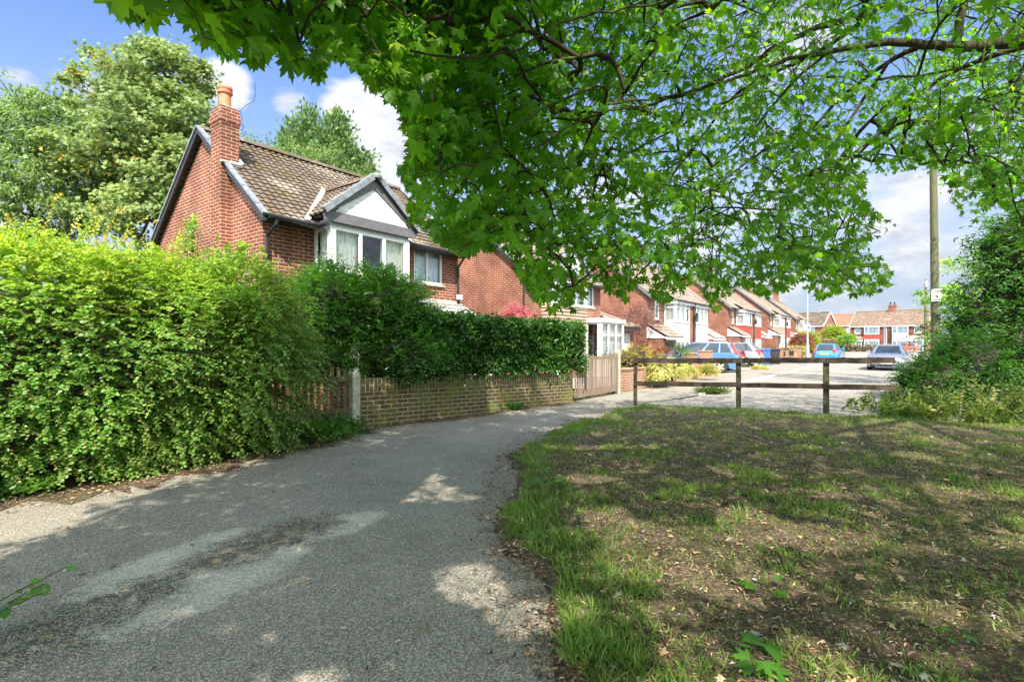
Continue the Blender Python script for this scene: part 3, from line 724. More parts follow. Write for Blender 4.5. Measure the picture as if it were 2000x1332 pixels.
    if variant == 0:
        ae = MB(); b = V3((.18, w0+.02, z-.12))
        pts = [b, b+V3((.05, -.02, .06)), b+V3((.03, 0, .16)), b+V3((.02, .0, .24)), b+V3((.10, -.02, .36)), b+V3((.28, -.06, .52)), b+V3((.31, -.06, .64)), b+V3((.31, -.06, .95))]
        ae.tube(pts, .006, 5); ae.tube([b+V3((.02, 0, 0)), b+V3((.08, -.03, -.1)), b+V3((.04, 0, -.2)), b+V3((.09, -.04, -.3))], .008, 5); ae.build('aerial', M['iron'], cho)
        wm = MB()                                                                     # low side lean-to roof seen over the hedge
        wm.box((-1.15, .25, 2.48), X*1.13, Y*1.6, Z*.10); wm.box((-1.1, .3, -.3), X*1.09, Y*1.5, Z*2.775); wm.mi = [0]*6+[1]*6; wm.build('side_lobby', [M['lead'], M['brick']], r)
        cb = MB(); cb.tube([(.4, -ov-.12, ez-.02), (.9, -ov-.13, ez-.07), (1.35, -ov-.1, ez-.0)], .012, 5)
        cb.tube([(.55, -.02, ev-.1), (.56, -.02, 3.2), (.8, -.02, 2.9)], .006, 4); cb.tube([(.95, -.02, ev-.1), (.96, -.02, 2.4)], .006, 4); cb.build('cable', M['iron'], r)
        fl_ = MB(); fl_.cbox((Wd-.10, -.16, 2.72), (.17, .07, .13), 0); fl_.cbox((Wd-.06, -.06, 2.60), (.05, .10, .12), 1); fl_.build('floodlight', [M['white'], M['iron']], r)
    return r
M0 = V3((-5.02, 10.28, 0))
single_house('brick_house', 'small red brick house with tall chimney, mossy brown roof and white gabled bay', M0)
single_house('brick_house', 'red brick house behind the laurel hedge with tan hung tiles below its bay window', V3((.35, 18.9, 0)), 0.0, 1)

def house_pair(label, t0, dz, clad, roofm, door_col='white', porch_l='tiled', dish=True):
    W_, Dp, ev, slope, rec, pr = 11.4, 6.5, 4.75, .82, 2.6, .71
    r = thing('semi_detached_house', label, 'house', st(t0, 0, dz), RZ, 'semi-detached brick houses along the street')
    br = M['brick_far']; w = MB(); hw = Dp/2; rz = ev+hw*slope-.04
    wall_panel(w, (0, 0, 0), X, rec, -1, ev, [(1.15, 3.3, 1.85, 4.55), (1.2, .1, 2.1, 2.2)], -Y)
    wall_panel(w, (W_-rec, 0, 0), X, rec, -1, ev, [(.75, 3.3, 1.45, 4.55), (.5, .1, 1.4, 2.2)], -Y)
    wall_panel(w, (W_, Dp, 0), -X, W_, -1, ev, [(2, 3.2, 3.2, 4.4), (8, 3.2, 9.2, 4.4)], Y)
    for x, sg in ((0, -1), (W_, 1)):
        pts = [(x, 0, -1), (x, Dp, -1), (x, Dp, ev), (x, hw, rz), (x, 0, ev)]; pts = pts if sg > 0 else pts[::-1]; w.face(pts, [(p[1], p[2]) for p in pts])
    a, b = rec, W_-rec; m0, m1 = a+2.48, b-2.48
    wall_panel(w, (m0, -pr, 0), X, m1-m0, -1, ev-.25, (), -Y)
    for x, sg in ((m0, -1), (m1, 1)): pass
    w.build('wall', br, r)
    ov = .32; ez = ev+.03-ov*slope; sv = V3((0, 1, slope)); sl_ = math.hypot(hw+ov, (hw+ov)*slope); rb = MB()
    tiles(rb, (-.12, -ov, ez+.04), X, sv, W_+.24, sl_, .34, .3, .015, .035, 2)
    tiles(rb, (-.12, Dp+ov, ez+.04), X, V3((0, -1, slope)), W_+.24, sl_, .34, .3, .0, .03, 1)
    e2 = pr+.16
    tiles(rb, (a-.14, -e2, ez-.10), X, V3((0, 1, .62)), b-a+.28, math.hypot(e2+.15, (e2+.15)*.62), .34, .3, .015, .035, 2)
    ro = rb.build('roof', roofm, r); rt = ez+.04+(hw+ov)*slope
    rd = MB(); ridge_line(rd, (-.12, hw, rt+.02), (W_+.12, hw, rt+.02), .12, .6); rd.build('ridge_tile', roofm, ro)
    for x in (-.18, W_+.10):
        vg = MB()
        for y0, y1 in ((-ov, hw), (Dp+ov, hw)): vg.prism([(x, y0, ez-.14), (x, y0, ez+.06), (x, y1, rt+.06), (x, y1, rt-.14)], X*.08)
        vg.build('bargeboard', M['grey_fascia'], ro)
    fs = MB(); fs.box((a-.1, -e2+.05, ez-.26), X*(b-a+.2), Y*.04, Z*.16, 0); fs.tube([(a-.12, -e2-.03, ez-.08), (b+.12, -e2-.03, ez-.08)], .055, 6, 1)
    fs.box((a-.1, -e2+.05, ez-.262), X*(b-a+.2), Y*(e2-.06), Z*.02, 0)
    fs.build('fascia', [M['white'], M['black_pl']], r)
    for x0, x1 in ((0, a-.12), (b+.12, W_)): fs = MB(); fs.tube([(x0, -ov-.05, ez+.0), (x1, -ov-.05, ez+.0)], .055, 6); fs.build('gutter', M['black_pl'], r)
    dp = MB(); xm = (m0+m1)/2; dp.tube([(xm, -e2, ez-.1), (xm, -pr-.06, ez-.3), (xm, -pr-.06, -.2)], .045, 6); dp.build('downpipe', M['black_pl'], r)
    for i, (x0, x1, cl) in enumerate(((a, m0, clad[0]), (m1, b, clad[1]))):
        bm_ = MB(); bw = x1-x0; lo, hi = 3.20, ev-.36
        pl_ = MB(); pl_.box((x0, -pr, -1), X*bw, Y*(pr-.002), Z*1.55, 0); pl_.build('bay_plinth', br, r)
        bm_.box((x0+.015, -pr+.015, 2.05), X*(bw-.03), Y*(pr-.02), Z*(lo-2.05), 1); bm_.box((x0, -pr, hi), X*bw, Y*(pr-.002), Z*.14, 2)
        bo = bm_.build('bay', [br, cl, M['white']], r)
        hb = MB()
        for k in range(7):
            z0 = 2.05+k*(lo-2.05)/7; h_ = (lo-2.05)/7; e = .03 if cl is not M['offwhite'] else .004
            hb.prism([(x0-e*.5, -pr-e, z0), (x0-e*.5, -pr, z0+h_), (x0-e*.5, -pr+.03, z0+h_), (x0-e*.5, -pr+.03, z0)], X*(bw+e))
            if i == 0: hb.prism([(x0-e, -pr, z0), (x0, -pr, z0+h_), (x0+.03, -pr, z0+h_), (x0+.03, -pr, z0)], Y*(pr-.01))
            else: hb.prism([(x1+e, -pr, z0), (x1, -pr, z0+h_), (x1-.03, -pr, z0+h_), (x1-.03, -pr, z0)][::-1], Y*(pr-.01))
        hb.build('cladding', cl, bo)
        for z0, z1 in ((lo, hi), (.55, 2.05)):
            window(bo, (x0, -pr-.0, z0), X, -Y, bw, z1-z0, (bw*.33, bw*.66), ((z1-z0)*.72,), 'net', rec=0, fr=.08, sill=z0 > 1)
            if i == 0: window(bo, (x0-.0, -.02, z0), -Y, -X, pr-.06, z1-z0, (), ((z1-z0)*.72,), 'net', rec=0, fr=.08, sill=False)
            else: window(bo, (x1+.0, -pr+.05, z0), Y, X, pr-.07, z1-z0, (), ((z1-z0)*.72,), 'net', rec=0, fr=.08, sill=False)
    window(r, (1.15, 0, 3.3), X, -Y, .7, 1.25, (), (.85,), 'net', fr=.07, rec=.02)
    window(r, (W_-rec+.75, 0, 3.3), X, -Y, .7, 1.25, (), (.85,), 'net', fr=.07, rec=.02)
    for x in (1.2, W_-rec+.5):
        d_ = MB(); d_.box((x, .04, .1), X*.9, Y*.05, Z*2.08); dd = d_.build('door', M['white'], r)
        g = MB(); g.box((x+.25, .02, 1.1), X*.4, Y*.018, Z*.8); g.build('pane', M['black_pl'], dd)
    for i, (x0, x1) in enumerate(((-.05, rec+.02), (W_-rec-.02, W_+.15))):          # porch roofs
        pm = MB(); pj = 1.05 if (i == 0 and porch_l == 'tiled') or i == 1 else .75
        tiles(pm, (x0, -pj-.15, 2.28), X, V3((0, 1, .6)), x1-x0, math.hypot(pj+.15, (pj+.15)*.6), .34, .3, .012, .035, 2)
        po = pm.build('porch_roof', M['tile_pale'] if i == 0 else M['tile_grey'], r)
        f = MB(); f.box((x0, -pj-.12, 2.12), X*(x1-x0), Y*.04, Z*.15, 0); f.prism([(x0+.01, -pj-.1, 2.2), (x0+.01, -.01, 2.2), (x0+.01, -.01, 2.85)], X*.03, 0)
        f.box((x0+.02, -pj+.12, -.8), X*.28, Y*(pj-.14), Z*2.92, 1); f.build('porch_pier', [M['white'], br], po)
    ch = MB(); cx = W_/2; ch.box((cx-.45, hw-.3, rt-.5), X*.9, Y*.6, Z*1.45)
    for k, e in enumerate((.03, .06, .06, .03)): ch.box((cx-.45-e, hw-.3-e, rt+.95+k*.075), X*(.9+2*e), Y*(.6+2*e), Z*.073)
    co = ch.build('chimney', br, ro)
    for dx in (-.22, .22):
        cp = MB(); cp.lathe((cx+dx, hw, rt+1.24), [(.13, 0), (.10, .06), (.10, .4), (.13, .41), (.13, .46), (.08, .46), (0, .3)], 10); cp.build('chimney_pot', M['terracotta'], co)
    if dish:
        ds = MB(); c_ = V3((xm-.02, -pr-.18, ev-1.2)); k = 12
        for j in range(k):
            a0, a1 = 2*math.pi*j/k, 2*math.pi*(j+1)/k
            q = lambda an, rr, y: c_+V3((math.cos(an)*rr, y, math.sin(an)*rr*1.15))
            ds.face([c_+V3((0, .06, 0)), q(a1, .16, .02), q(a0, .16, .02)]); ds.face([q(a0, .16, .02), q(a1, .16, .02), q(a1, .27, -.06), q(a0, .27, -.06)])
        ds.tube([c_+V3((0, .05, 0)), c_+V3((.02, .16, -.08))], .02, 6); ds.tube([c_+V3((0, .0, -.28)), c_+V3((0, -.28, -.1))], .012, 5); ds.build('satellite_dish', M['iron'], r)
    return r
house_pair('semi-detached pair with white panelled bays beside the garage', 0, -.50, (M['offwhite'], M['offwhite']), M['tile_pale'])
house_pair('semi-detached pair with bright red tile-hung bays behind the parked cars', 16.5, -.22, (M['tilehung_red'], M['tilehung_red']), M['tile_pale'])
house_pair('semi-detached pair with one tan and one red bay, behind the wheelie bins', 32.1, .05, (M['tilehung_tan'], M['tilehung_red']), M['tile_pale'])
house_pair('last semi-detached pair of the left row, with tan bays behind the red shrub', 48.7, .05, (M['tilehung_tan'], M['tilehung_tan']), M['tile_pale'])

# garage with hipped roof between the second house and the white pair
g = thing('garage', 'low brick garage with hipped tile roof and white door beside the tan tiled house', 'garage', V3((.35, 18.9, 0))+DX*6.45, RZ)
mb = MB(); wall_panel(mb, (0, -.2, 0), X, 3.0, -.3, 2.15, [(.45, .02, 2.75, 1.95)], -Y)
wall_panel(mb, (3.0, 5, 0), -X, 3.0, -.3, 2.15, (), Y); wall_panel(mb, (0, 5, 0), -Y, 5.2, -.3, 2.15, (), -X); wall_panel(mb, (3.0, -.2, 0), Y, 5.2, -.3, 2.15, (), X)
mb.build('wall', M['brick_b'], g)
mb = MB(); e, hz = 2.2, 3.05
A, B, Cc, D_ = V3((-.25, -.5, e)), V3((3.25, -.5, e)), V3((3.25, 5.2, e)), V3((-.25, 5.2, e)); r0_, r1_ = V3((1.5, 1.2, hz)), V3((1.5, 3.6, hz))
for q in ((A, B, r0_), (B, Cc, r1_, r0_), (Cc, D_, r1_), (D_, A, r0_, r1_)): mb.face(q)
ro = mb.build('roof', M['tile_pale'], g); mb = MB()
for a_, b_ in ((A, r0_), (B, r0_), (r0_, r1_), (Cc, r1_), (D_, r1_)): ridge_line(mb, a_+Z*.03, b_+Z*.03, .09, .4)
mb.build('ridge_tile', M['tile_pale'], ro)
mb = MB(); mb.box((-.2, -.45, 2.02), X*3.4, Y*.04, Z*.17, 1); mb.box((-.2, -.44, 2.0), Y*5.5, X*.04, Z*.17, 1); mb.tube([(-.25, -.53, 2.2), (3.25, -.53, 2.2)], .05, 6, 0); mb.build('gutter', [M['black_pl'], M['grey_fascia']], g)
mb = MB()
for k in range(8): mb.box((.47, -.13, .05+k*.235), X*2.26, Y*.04, Z*.228)
mb.build('door', M['offwhite'], g)

# ------------------------------------------------------------------ houses that close the street
def end_house(name, label, loc, rz, W_, ev, ridge, Dp, roofm, brick, specs, chim=None, group=None, hip=False):
    r = thing(name, label, 'house', loc, rz, group); w = MB(); hw = Dp/2
    wall_panel(w, (0, 0, 0), X, W_, -1.5, ev, [(s[0], s[1], s[0]+s[2], s[1]+s[3]) for s in specs if s[4] == 'w'], -Y)
    wall_panel(w, (W_, Dp, 0), -X, W_, -1.5, ev, (), Y)
    for x, sg in ((0, -1), (W_, 1)):
        pts = [(x, 0, -1.5), (x, Dp, -1.5), (x, Dp, ev), (x, hw, ridge-.05), (x, 0, ev)]; pts = pts if sg > 0 else pts[::-1]; w.face(pts, [(p[1], p[2]) for p in pts])
    w.build('wall', brick, r)
    slope = (ridge-ev)/(hw+.0); rb = MB(); ov = .35
    for y0, sy in ((-ov, 1), (Dp+ov, -1)): tiles(rb, (-.15, y0, ev+.05-ov*slope), X, V3((0, sy, slope)), W_+.3, math.hypot(hw+ov, (hw+ov)*slope), .42, .42, .03, .04, 2)
    ro = rb.build('roof', roofm, r); rd = MB(); ridge_line(rd, (-.15, hw, ridge+.08), (W_+.15, hw, ridge+.08), .13, .8); rd.build('ridge_tile', roofm, ro)
    gt = MB(); gt.box((-.1, -ov+.02, ev-.2-ov*slope+.1), X*(W_+.2), Y*.05, Z*.2)
    for x in (-.16, W_+.1):
        for y0, y1 in ((-ov, hw), (Dp+ov, hw)): gt.prism([(x, y0, ev-.12-ov*slope), (x, y0, ev+.10-ov*slope), (x, y1, ridge+.10), (x, y1, ridge-.12)], X*.07)
    gt.build('fascia', M['white'], r)
    for s in specs:
        x, z, w_, h, kd = s[:5]
        if kd == 'w': window(r, (x, 0, z), X, -Y, w_, h, (w_*.5,) if w_ > 1.2 else (), (h*.62,), 'blue', fr=.09, rec=.02)
        elif kd == 'bay':
            bm_ = MB(); cl = s[5]; bm_.box((x, -.6, -1.2), X*w_, Y*.598, Z*1.9, 0); bm_.box((x, -.6, z), X*w_, Y*.598, Z*h, 1); bm_.box((x-.05, -.66, ev-.42), X*(w_+.1), Y*.65, Z*.14, 2)
            bo = bm_.build('bay', [brick, cl, M['white']], r); lo = z+h
            window(bo, (x, -.6, lo), X, -Y, w_, ev-.42-lo, (w_*.3,), (), 'blue', fr=.1, rec=0)
            window(bo, (x, -.6, .7), X, -Y, w_, z-.7, (w_*.3,), ((z-.7)*.75,), 'blue', fr=.1, rec=0)
        elif kd == 'porch':
            pm = MB(); tiles(pm, (x, -1.2, z), X, V3((0, 1, .45)), w_, 1.3, .42, .42, .02, .04, 2); po = pm.build('porch_roof', s[5], r)
            f = MB(); f.box((x, -1.18, z-.18), X*w_, Y*.05, Z*.2); f.box((x, -.05, z+.5), X*w_, Y*.04, Z*.2); f.build('porch_fascia', M['white'], po)
            window(po, (x+.25, -1.0, .0), X, -Y, w_-.5, z-.2, ((w_-.5)*.5,), (), 'blue', fr=.1, rec=0, sill=False)
    dp = MB(); dp.tube([(W_/2-.15, -.06, ev-.3), (W_/2-.15, -.06, -.6)], .06, 6); dp.build('downpipe', M['white'], r)
    if chim:
        ch = MB(); ch.box((chim-.6, hw-.45, ridge-.9), X*1.2, Y*.9, Z*1.7)
        for k, e in enumerate((.05, .09, .05)): ch.box((chim-.6-e, hw-.45-e, ridge+.8+k*.1), X*(1.2+2*e), Y*(.9+2*e), Z*.098)
        co = ch.build('chimney', M['brick_far'], ro)
        for dx in (-.32, .32):
            cp = MB(); cp.lathe((chim+dx, hw, ridge+1.08), [(.15, 0), (.12, .1), (.12, .5), (.16, .52), (.16, .6), (0, .6)], 10); cp.build('chimney_pot', M['iron'], co)
        lf = MB(); lf.box((chim-.75, hw-.95, ridge-1.0), X*1.5, V3((0, .6, .5)), Z*.12); lf.build('flashing', M['white'], co)
    return r
LK = V3((67.4, 102.0, 0)); RK = math.atan2(-.766, .643)
KS = [(.75, 3.35, 1.1, 1.15, 'w'), (2.5, 2.2, 2.45, 1.0, 'bay', M['tilehung_red']), (7.0, 2.2, 2.45, 1.0, 'bay', M['grey_clad']), (10.2, 3.35, 1.1, 1.15, 'w'),
      (0.0, 2.05, 2.45, .5, 'porch', M['tile_red']), (9.6, 2.05, 2.4, .5, 'porch', M['tile_grey'])]
end_house('semi_detached_house', 'semi-detached pair closing the street, one red bay and one grey bay', LK, RK, 12.2, 5.0, 7.75, 7.0, m_tile('ribbed_brown_tile', (.22, .16, .125), (.16, .115, .09), la=.2, ma=.4, streak=True), m_brick('dark_red_brick', (.26, .075, .05), (.19, .055, .04), (.30, .22, .17)), KS, 6.1)
end_house('detached_house', 'brown roofed house at the street bend, left of the red roofed house', V3((52.5, 101.3, 0)), RK, 8.2, 4.9, 7.3, 6.5, M['tile'], M['brick_far'], [(4.6, 3.2, 2.2, 1.3, 'w'), (1.2, 3.2, 1.2, 1.3, 'w')])
end_house('detached_house', 'house with a plain pinkish red roof far behind the bright green bush', V3((79.5, 136, 0)), RK+.12, 13, 6.2, 9.0, 7.5, M['tile_red'], m_brick('buff_brick', (.34, .20, .15), (.28, .165, .12), (.4, .33, .28)), [(4.2, 4.2, 1.6, 1.3, 'w'), (8.0, 4.2, 2.0, 1.3, 'w')])
# ------------------------------------------------------------------ walls, gate, fences
WA, WB = V3((-2.45, 8.33, 0)), V3((1.475, 12.4, 0)); WD = (WB-WA).normalized(); WN = V3((WD.y, -WD.x, 0)); WL = (WB-WA).length
t = thing('garden_wall', 'low mossy brick wall with soldier course under the laurel hedge', 'wall', WA)
mb = MB(); th = .215; hA, hB = .83, .69; k = 14; so_ = .22
for i in range(k):
    a, b = WL*i/k, WL*(i+1)/k; ha, hb = hA+(hB-hA)*i/k, hA+(hB-hA)*(i+1)/k
    for off, fl in ((0, False), (th, True)):
        q = [WD*a-WN*off-Z*.2, WD*b-WN*off-Z*.2, WD*b-WN*off+Z*(hb-so_), WD*a-WN*off+Z*(ha-so_)]; uv = [(a, -.2-ha+so_), (b, -.2-hb+so_), (b, 0), (a, 0)]
        mb.face(q[::-1] if fl else q, uv[::-1] if fl else uv)
        q = [WD*a-WN*off+Z*(ha-so_), WD*b-WN*off+Z*(hb-so_), WD*b-WN*off+Z*hb, WD*a-WN*off+Z*ha]; uv = [(0, a), (0, b), (so_, b), (so_, a)]
        mb.face(q[::-1] if fl else q, uv[::-1] if fl else uv)
    mb.face([WD*a+Z*ha, WD*b+Z*hb, WD*b-WN*th+Z*hb, WD*a-WN*th+Z*ha], [(0, a), (0, b), (th, b), (th, a)])
for x, h, s in ((0, hA, 1), (WL, hB, 0)):
    q = [WD*x-Z*.2, WD*x-WN*th-Z*.2, WD*x-WN*th+Z*h, WD*x+Z*h]; mb.face(q if not s else q[::-1], [(0, 0), (th, 0), (th, h), (0, h)] if not s else [(0, h), (th, h), (th, 0), (0, 0)])
mb.build('wall', M['brick_wall'], t)
mb = MB(); mb.box(WA-WD*.17-Z*.2+WN*.03, WD*.14, WN*-.13, Z*1.12); mb.prism([WA-WD*.17+WN*.03+Z*.92, WA-WD*.03+WN*.03+Z*.92, WA-WD*.10+WN*.03+Z*.97], WN*-.13)
tag(mb.build('concrete_post', M['concrete'], bevel=.008), 'pale concrete post at the left end of the mossy brick wall', 'post')
# picket fence in the shade of the privet
pf0 = WA-WD*.20; pd = V3((-.80, -.42, 0)).normalized()*-1; pfd = -V3((.86, .5, 0)).normalized()
t = thing('picket_fence', 'old mossy picket fence half buried under the privet bush', 'fence', pf0)
mb = MB(); n_ = WN
for i in range(22):
    p = pfd*(.05+i*.10); h = .98+random.uniform(-.03, .03); mb.box(p+Z*.03, pfd*.055, V3((pfd.y, -pfd.x, 0))*.018, Z*h)
mb.build('picket', M['picket_dark'], t)
mb = MB()
for z in (.3, .8): mb.box(V3((pfd.y, -pfd.x, 0))*-.05+Z*z, pfd*2.2, V3((pfd.y, -pfd.x, 0))*.045, Z*.07)
mb.tube([V3((pfd.y, -pfd.x, 0))*.06+pfd*.1+Z*.12, V3((pfd.y, -pfd.x, 0))*.10+pfd*.9+Z*.55, V3((pfd.y, -pfd.x, 0))*.12+pfd*1.5+Z*.9], [.045, .05, .04], 7)
mb.build('rail', M['picket_dark'], t)
# gate
GA, GB = WB+WD*.06, gp(1208, 768); GD = (GB-GA).normalized(); GN = V3((GD.y, -GD.x, 0)); GL = (GB-GA).length
t = thing('garden_gate', 'wide weathered picket gate beside the end of the brick wall', 'gate', GA)
mb = MB(); n_ = int(GL/.108)
for i in range(n_):
    h = 1.03+.03*math.sin(i*.4)+random.uniform(-.012, .012); mb.box(GD*(i*GL/n_)+Z*(.06+random.uniform(0, .02))+GN*random.uniform(0, .004), GD*.058, GN*.02, Z*h)
mb.build('picket', M['picket'], t)
mb = MB(); mb.box(-GN*.05+Z*.16, GD*GL, GN*.045, Z*.09); mb.box(-GN*.05+Z*.98, GD*GL, GN*.045, Z*.08)
mb.box(GD*(GL*.36)-GN*.06+Z*.02, GD*.07, GN*.055, Z*1.1); mb.build('rail', m_wood('brown_rail', (.20, .12, .08), (.14, .085, .06), (4, 4, 40)), t)
mb = MB()
for c_ in (.60, .80):
    cx = GL*c_
    for rr, zz in ((.17, 1.10), (.11, 1.10)):
        mb.tube([GD*(cx+rr*math.cos(a))-GN*.1+Z*(zz+rr*1.1*math.sin(a)) for a in np.linspace(0, math.pi, 11)], .008, 5)
mb.tube([GD*(GL*.30)-GN*.1+Z*1.10, GD*(GL*.98)-GN*.1+Z*1.10], .008, 5)
for i in range(10): mb.tube([GD*(GL*(.30+.075*i))-GN*.1+Z*.1, GD*(GL*(.30+.075*i))-GN*.1+Z*1.1], .006, 5)
mb.build('iron_arch', M['iron'], t)
mb = MB(); mb.box(GB+GD*.02-Z*.2, GD*.13, GN*-.13, Z*1.36); mb.prism([GB+GD*.02+Z*1.16, GB+GD*.15+Z*1.16, GB+GD*.085+Z*1.22], GN*-.13)
tag(mb.build('gate_post', M['concrete'], bevel=.01), 'weathered concrete gate post at the right of the picket gate', 'post')
# timber barrier across the end of the road
BP = [V3((2.78, 11.57, 0)), V3((4.8, 10.85, 0)), V3((6.18, 10.07, 0))]; BE = V3((7.13, 9.53, 0))
t = thing('timber_barrier', 'low dark timber barrier of two rails and three posts across the road end', 'barrier', BP[0])
bz = (0, .02, .05, .07)
for i, p in enumerate(BP):
    mb = MB(); q = p-BP[0]; d = ((BP[min(i+1, 2)]-BP[max(i-1, 0)])).normalized(); n_ = V3((d.y, -d.x, 0)); w_ = (.075, .10, .105)[i]
    mb.box(q-d*w_/2-n_*.10-Z*.25, d*w_, n_*.09, Z*(1.30+bz[i])); mb.build('post', M['barrier_post'], t, bevel=.008)
pts = BP+[BE]
for z0, hh in ((.965, .11), (.455, .10)):
    for i in range(3):
        a, b = pts[i]-BP[0], pts[i+1]-BP[0]; d = (b-a).normalized(); n_ = V3((d.y, -d.x, 0)); mb = MB()
        a2 = a-d*(.03 if i == 0 else 0); az, bz_ = z0+bz[i]*1.0, z0+bz[i+1]
        b2 = b-d*.004; kk = 7; jit_ = [random.uniform(-.007, .007) for _ in range(kk+1)]; jt_ = [random.uniform(-.004, .004) for _ in range(kk+1)]
        lo_ = [a2.lerp(b2, q/kk)+Z*(az+(bz_-az)*q/kk+jit_[q]) for q in range(kk+1)]; hi_ = [p_+Z*(hh+jt_[q]) for q, p_ in enumerate(lo_)]
        mb.prism(lo_+hi_[::-1], n_*.045); mb.build('rail', M['barrier'], t, bevel=.006)
# telegraph pole and sign
PP = V3((15.4, 18.6, 0)); t = thing('telegraph_pole', 'tall mossy timber telegraph pole rising from the bushes into the leaves', 'pole', PP)
mb = MB(); lean = lambda z: V3((-.012*z, 0, z)); mb.tube([lean(z) for z in (-.2, 2, 4, 6, 8, 9.4)], [.138, .132, .124, .117, .11, .104], 16); mb.build('pole', M['pole'], t, smooth=False)
for i, z in enumerate((3.9, 4.5, 5.1, 5.5, 6.0, 6.5, 7.1, 7.7, 8.2)):
    mb = MB(); s = 1 if i % 2 else -1; p = lean(z); mb.tube([p+X*s*.10, p+X*s*.26+Z*.005, p+X*s*.275+Z*.05], .011, 6); mb.build('step_peg', M['metal'], t)
mb = MB(); c_ = lean(3.14)+V3((-.10, -.19, 0))
sgn = thing('street_sign', 'square white notice with a brown emblem fixed to the telegraph pole', 'sign', PP+c_)
u_ = V3((.42, .10, .035)); mb.box(-u_/2-Z*.215, u_, Z*.43, V3((-.1, .4, 0)).normalized()*.008); mb.build('panel', M['white'], sgn)
mk = MB(); nO = V3((.1, -.42, 0)).normalized()*.004
def pl(a, b, c_, d, mi): mk.face([-u_/2-Z*.215+u_*x+Z*.43*z+nO for x, z in ((a, b), (c_, b), (c_, d), (a, d))], None, mi)
for x0, x1 in ((.08, .26), (.30, .52), (.56, .72), (.77, .93)): pl(x0, .80, x1, .90, 0)
for x0, x1 in ((.20, .42), (.46, .60), (.64, .80)): pl(x0, .68, x1, .75, 0)
ctr = [(.5+.23*math.cos(a)*(1 if i % 2 else .72), .42+.19*math.sin(a)*(1 if i % 2 else .72)) for i, a in enumerate(np.linspace(0, 2*math.pi, 12, endpoint=False))]
mk.face([-u_/2-Z*.215+u_*x+Z*.43*z+nO for x, z in ctr], None, 1)
pl(.06, .06, .94, .15, 0)
mk.build('emblem', [m_plain('sign_ink', (.07, .08, .10), .6), m_plain('sign_brown', (.32, .17, .08), .6)], sgn)
# lamp posts
def lamp(name, label, loc, h, side, cat='lamp', r=.06):
    t = thing(name, label, cat, loc); mb = MB(); mb.lathe((0, 0, 0), [(.11, -.1), (.11, 1.2), (.07, 1.3), (r*.8, h*.6), (.035, h)], 10); mb.tube([(0, 0, h-.02), (side*.18, 0, h+.06), (side*.5, 0, h+.08)], .03, 6); mb.build('column', M['metal'], t)
    mb = MB(); mb.prism([(side*.40, -.10, h+.0), (side*.95, -.07, h+.06), (side*.95, .07, h+.06), (side*.40, .10, h+.0)], Z*.10); mb.build('lamp_head', M['metal'], t)
lamp('street_lamp', 'slim grey street lamp on the left pavement beside the red shrub', V3((18.7, 32.4, .05)), 4.55, 1)
lamp('street_lamp', 'grey street lamp standing before the red and grey bayed pair', V3((61.5, 84.6, .05)), 5.3, 1)
t = thing('service_pole', 'thin distant timber pole just left of the mossy telegraph pole', 'pole', V3((40.4, 50.0, 0)))
mb = MB(); mb.tube([(0, 0, -.2), (0, 0, 5), (0, 0, 7.6)], [.13, .12, .09], 10); mb.build('pole', M['pole'], t); mb = MB(); mb.lathe((.03, 0, 6.9), [(.02, -.05), (.16, .0), (.19, .35), (.12, .6), (0, .65)], 10); mb.tube([(-.35, 0, 7.35), (.2, 0, 7.35)], .025, 5); mb.build('cable_box', M['metal'], t)

# ------------------------------------------------------------------ garden walls beyond the gate
g1 = V3((3.28, 14.78, 0)); GWD = DX
t = thing('garden_wall', 'low orange brick front garden wall with pillars beside the blue estate car', 'wall', g1)
mb = MB(); L1 = 9.0
def wbox(mb, a, L, h, th=.22, e=0.0, z0=-.1, cap=True):
    o = GWD*a-NX*e; mb.box(o+Z*z0, GWD*L, NX*(th+2*e), Z*(h-z0))
    if cap: mb.box(o-GWD*.02-NX*.025+Z*(h+.001), GWD*(L+.04), NX*(th+2*e+.05), Z*.06)
wbox(mb, 0, L1, .62); mb.build('wall', M['brick_garden'], t)
for a, h in ((5.9, 1.0), (7.9, 1.06)): mb = MB(); wbox(mb, a-.2, .42, h, .22, .1); mb.build('pillar', M['brick_garden'], t)
mb = MB()
for a in (6.5, 7.0, 7.3): mb.cbox(GWD*a-NX*.012+Z*.45, (.12, .02, .09), 0, RZ)
mb.build('block_hole', M['black_pl'], t)
def front_wall(label, a, L, h, rail, pil, w0=-4.9):
    t = thing('front_wall', label, 'wall', st(a, w0)); mb = MB(); mb.box((0, 0, -.1), DX*L, NX*.2, Z*(h+.1)); mb.box(-NX*.02+Z*(h+.001), DX*L, NX*.24, Z*.05); mb.build('wall', M['brick_garden'], t)
    if rail:
        mb = MB(); n = int(L/.13)
        for i in range(n): mb.box(DX*(i*L/n)+NX*.09+Z*(h+.05), DX*.02, NX*.02, Z*(.36+.06*math.cos(i*.9)))
        mb.box(NX*.09+Z*(h+.33), DX*L, NX*.018, Z*.03); mb.build('railing', M['iron'], t)
    for p in pil: mb = MB(); mb.box(DX*p-NX*.07-Z*.1, DX*.38, NX*.36, Z*1.15); mb.box(DX*(p-.03)-NX*.10+Z*1.051, DX*.44, NX*.42, Z*.06); mb.build('pillar', M['brick_garden'], t)
front_wall('brick wall with black curly railings between brick pillars before the tan and red bays', 11.1, 7.2, .45, True, (-.4, 1.6, 5.2, 7.2))
front_wall('brick wall at the foot of the red and yellow shrubs', 17.5, 8, .5, False, (0, 4, 7.8))
t = thing('panel_fence', 'grey boarded fence running back beside the tan bay', 'fence', st(30.6, -3.6, 0))
mb = MB()
for i in range(7): mb.box(Z*(.15+i*.17), V3((.2, .98, 0)).normalized()*0+DX*4.6, NX*.03, Z*.155)
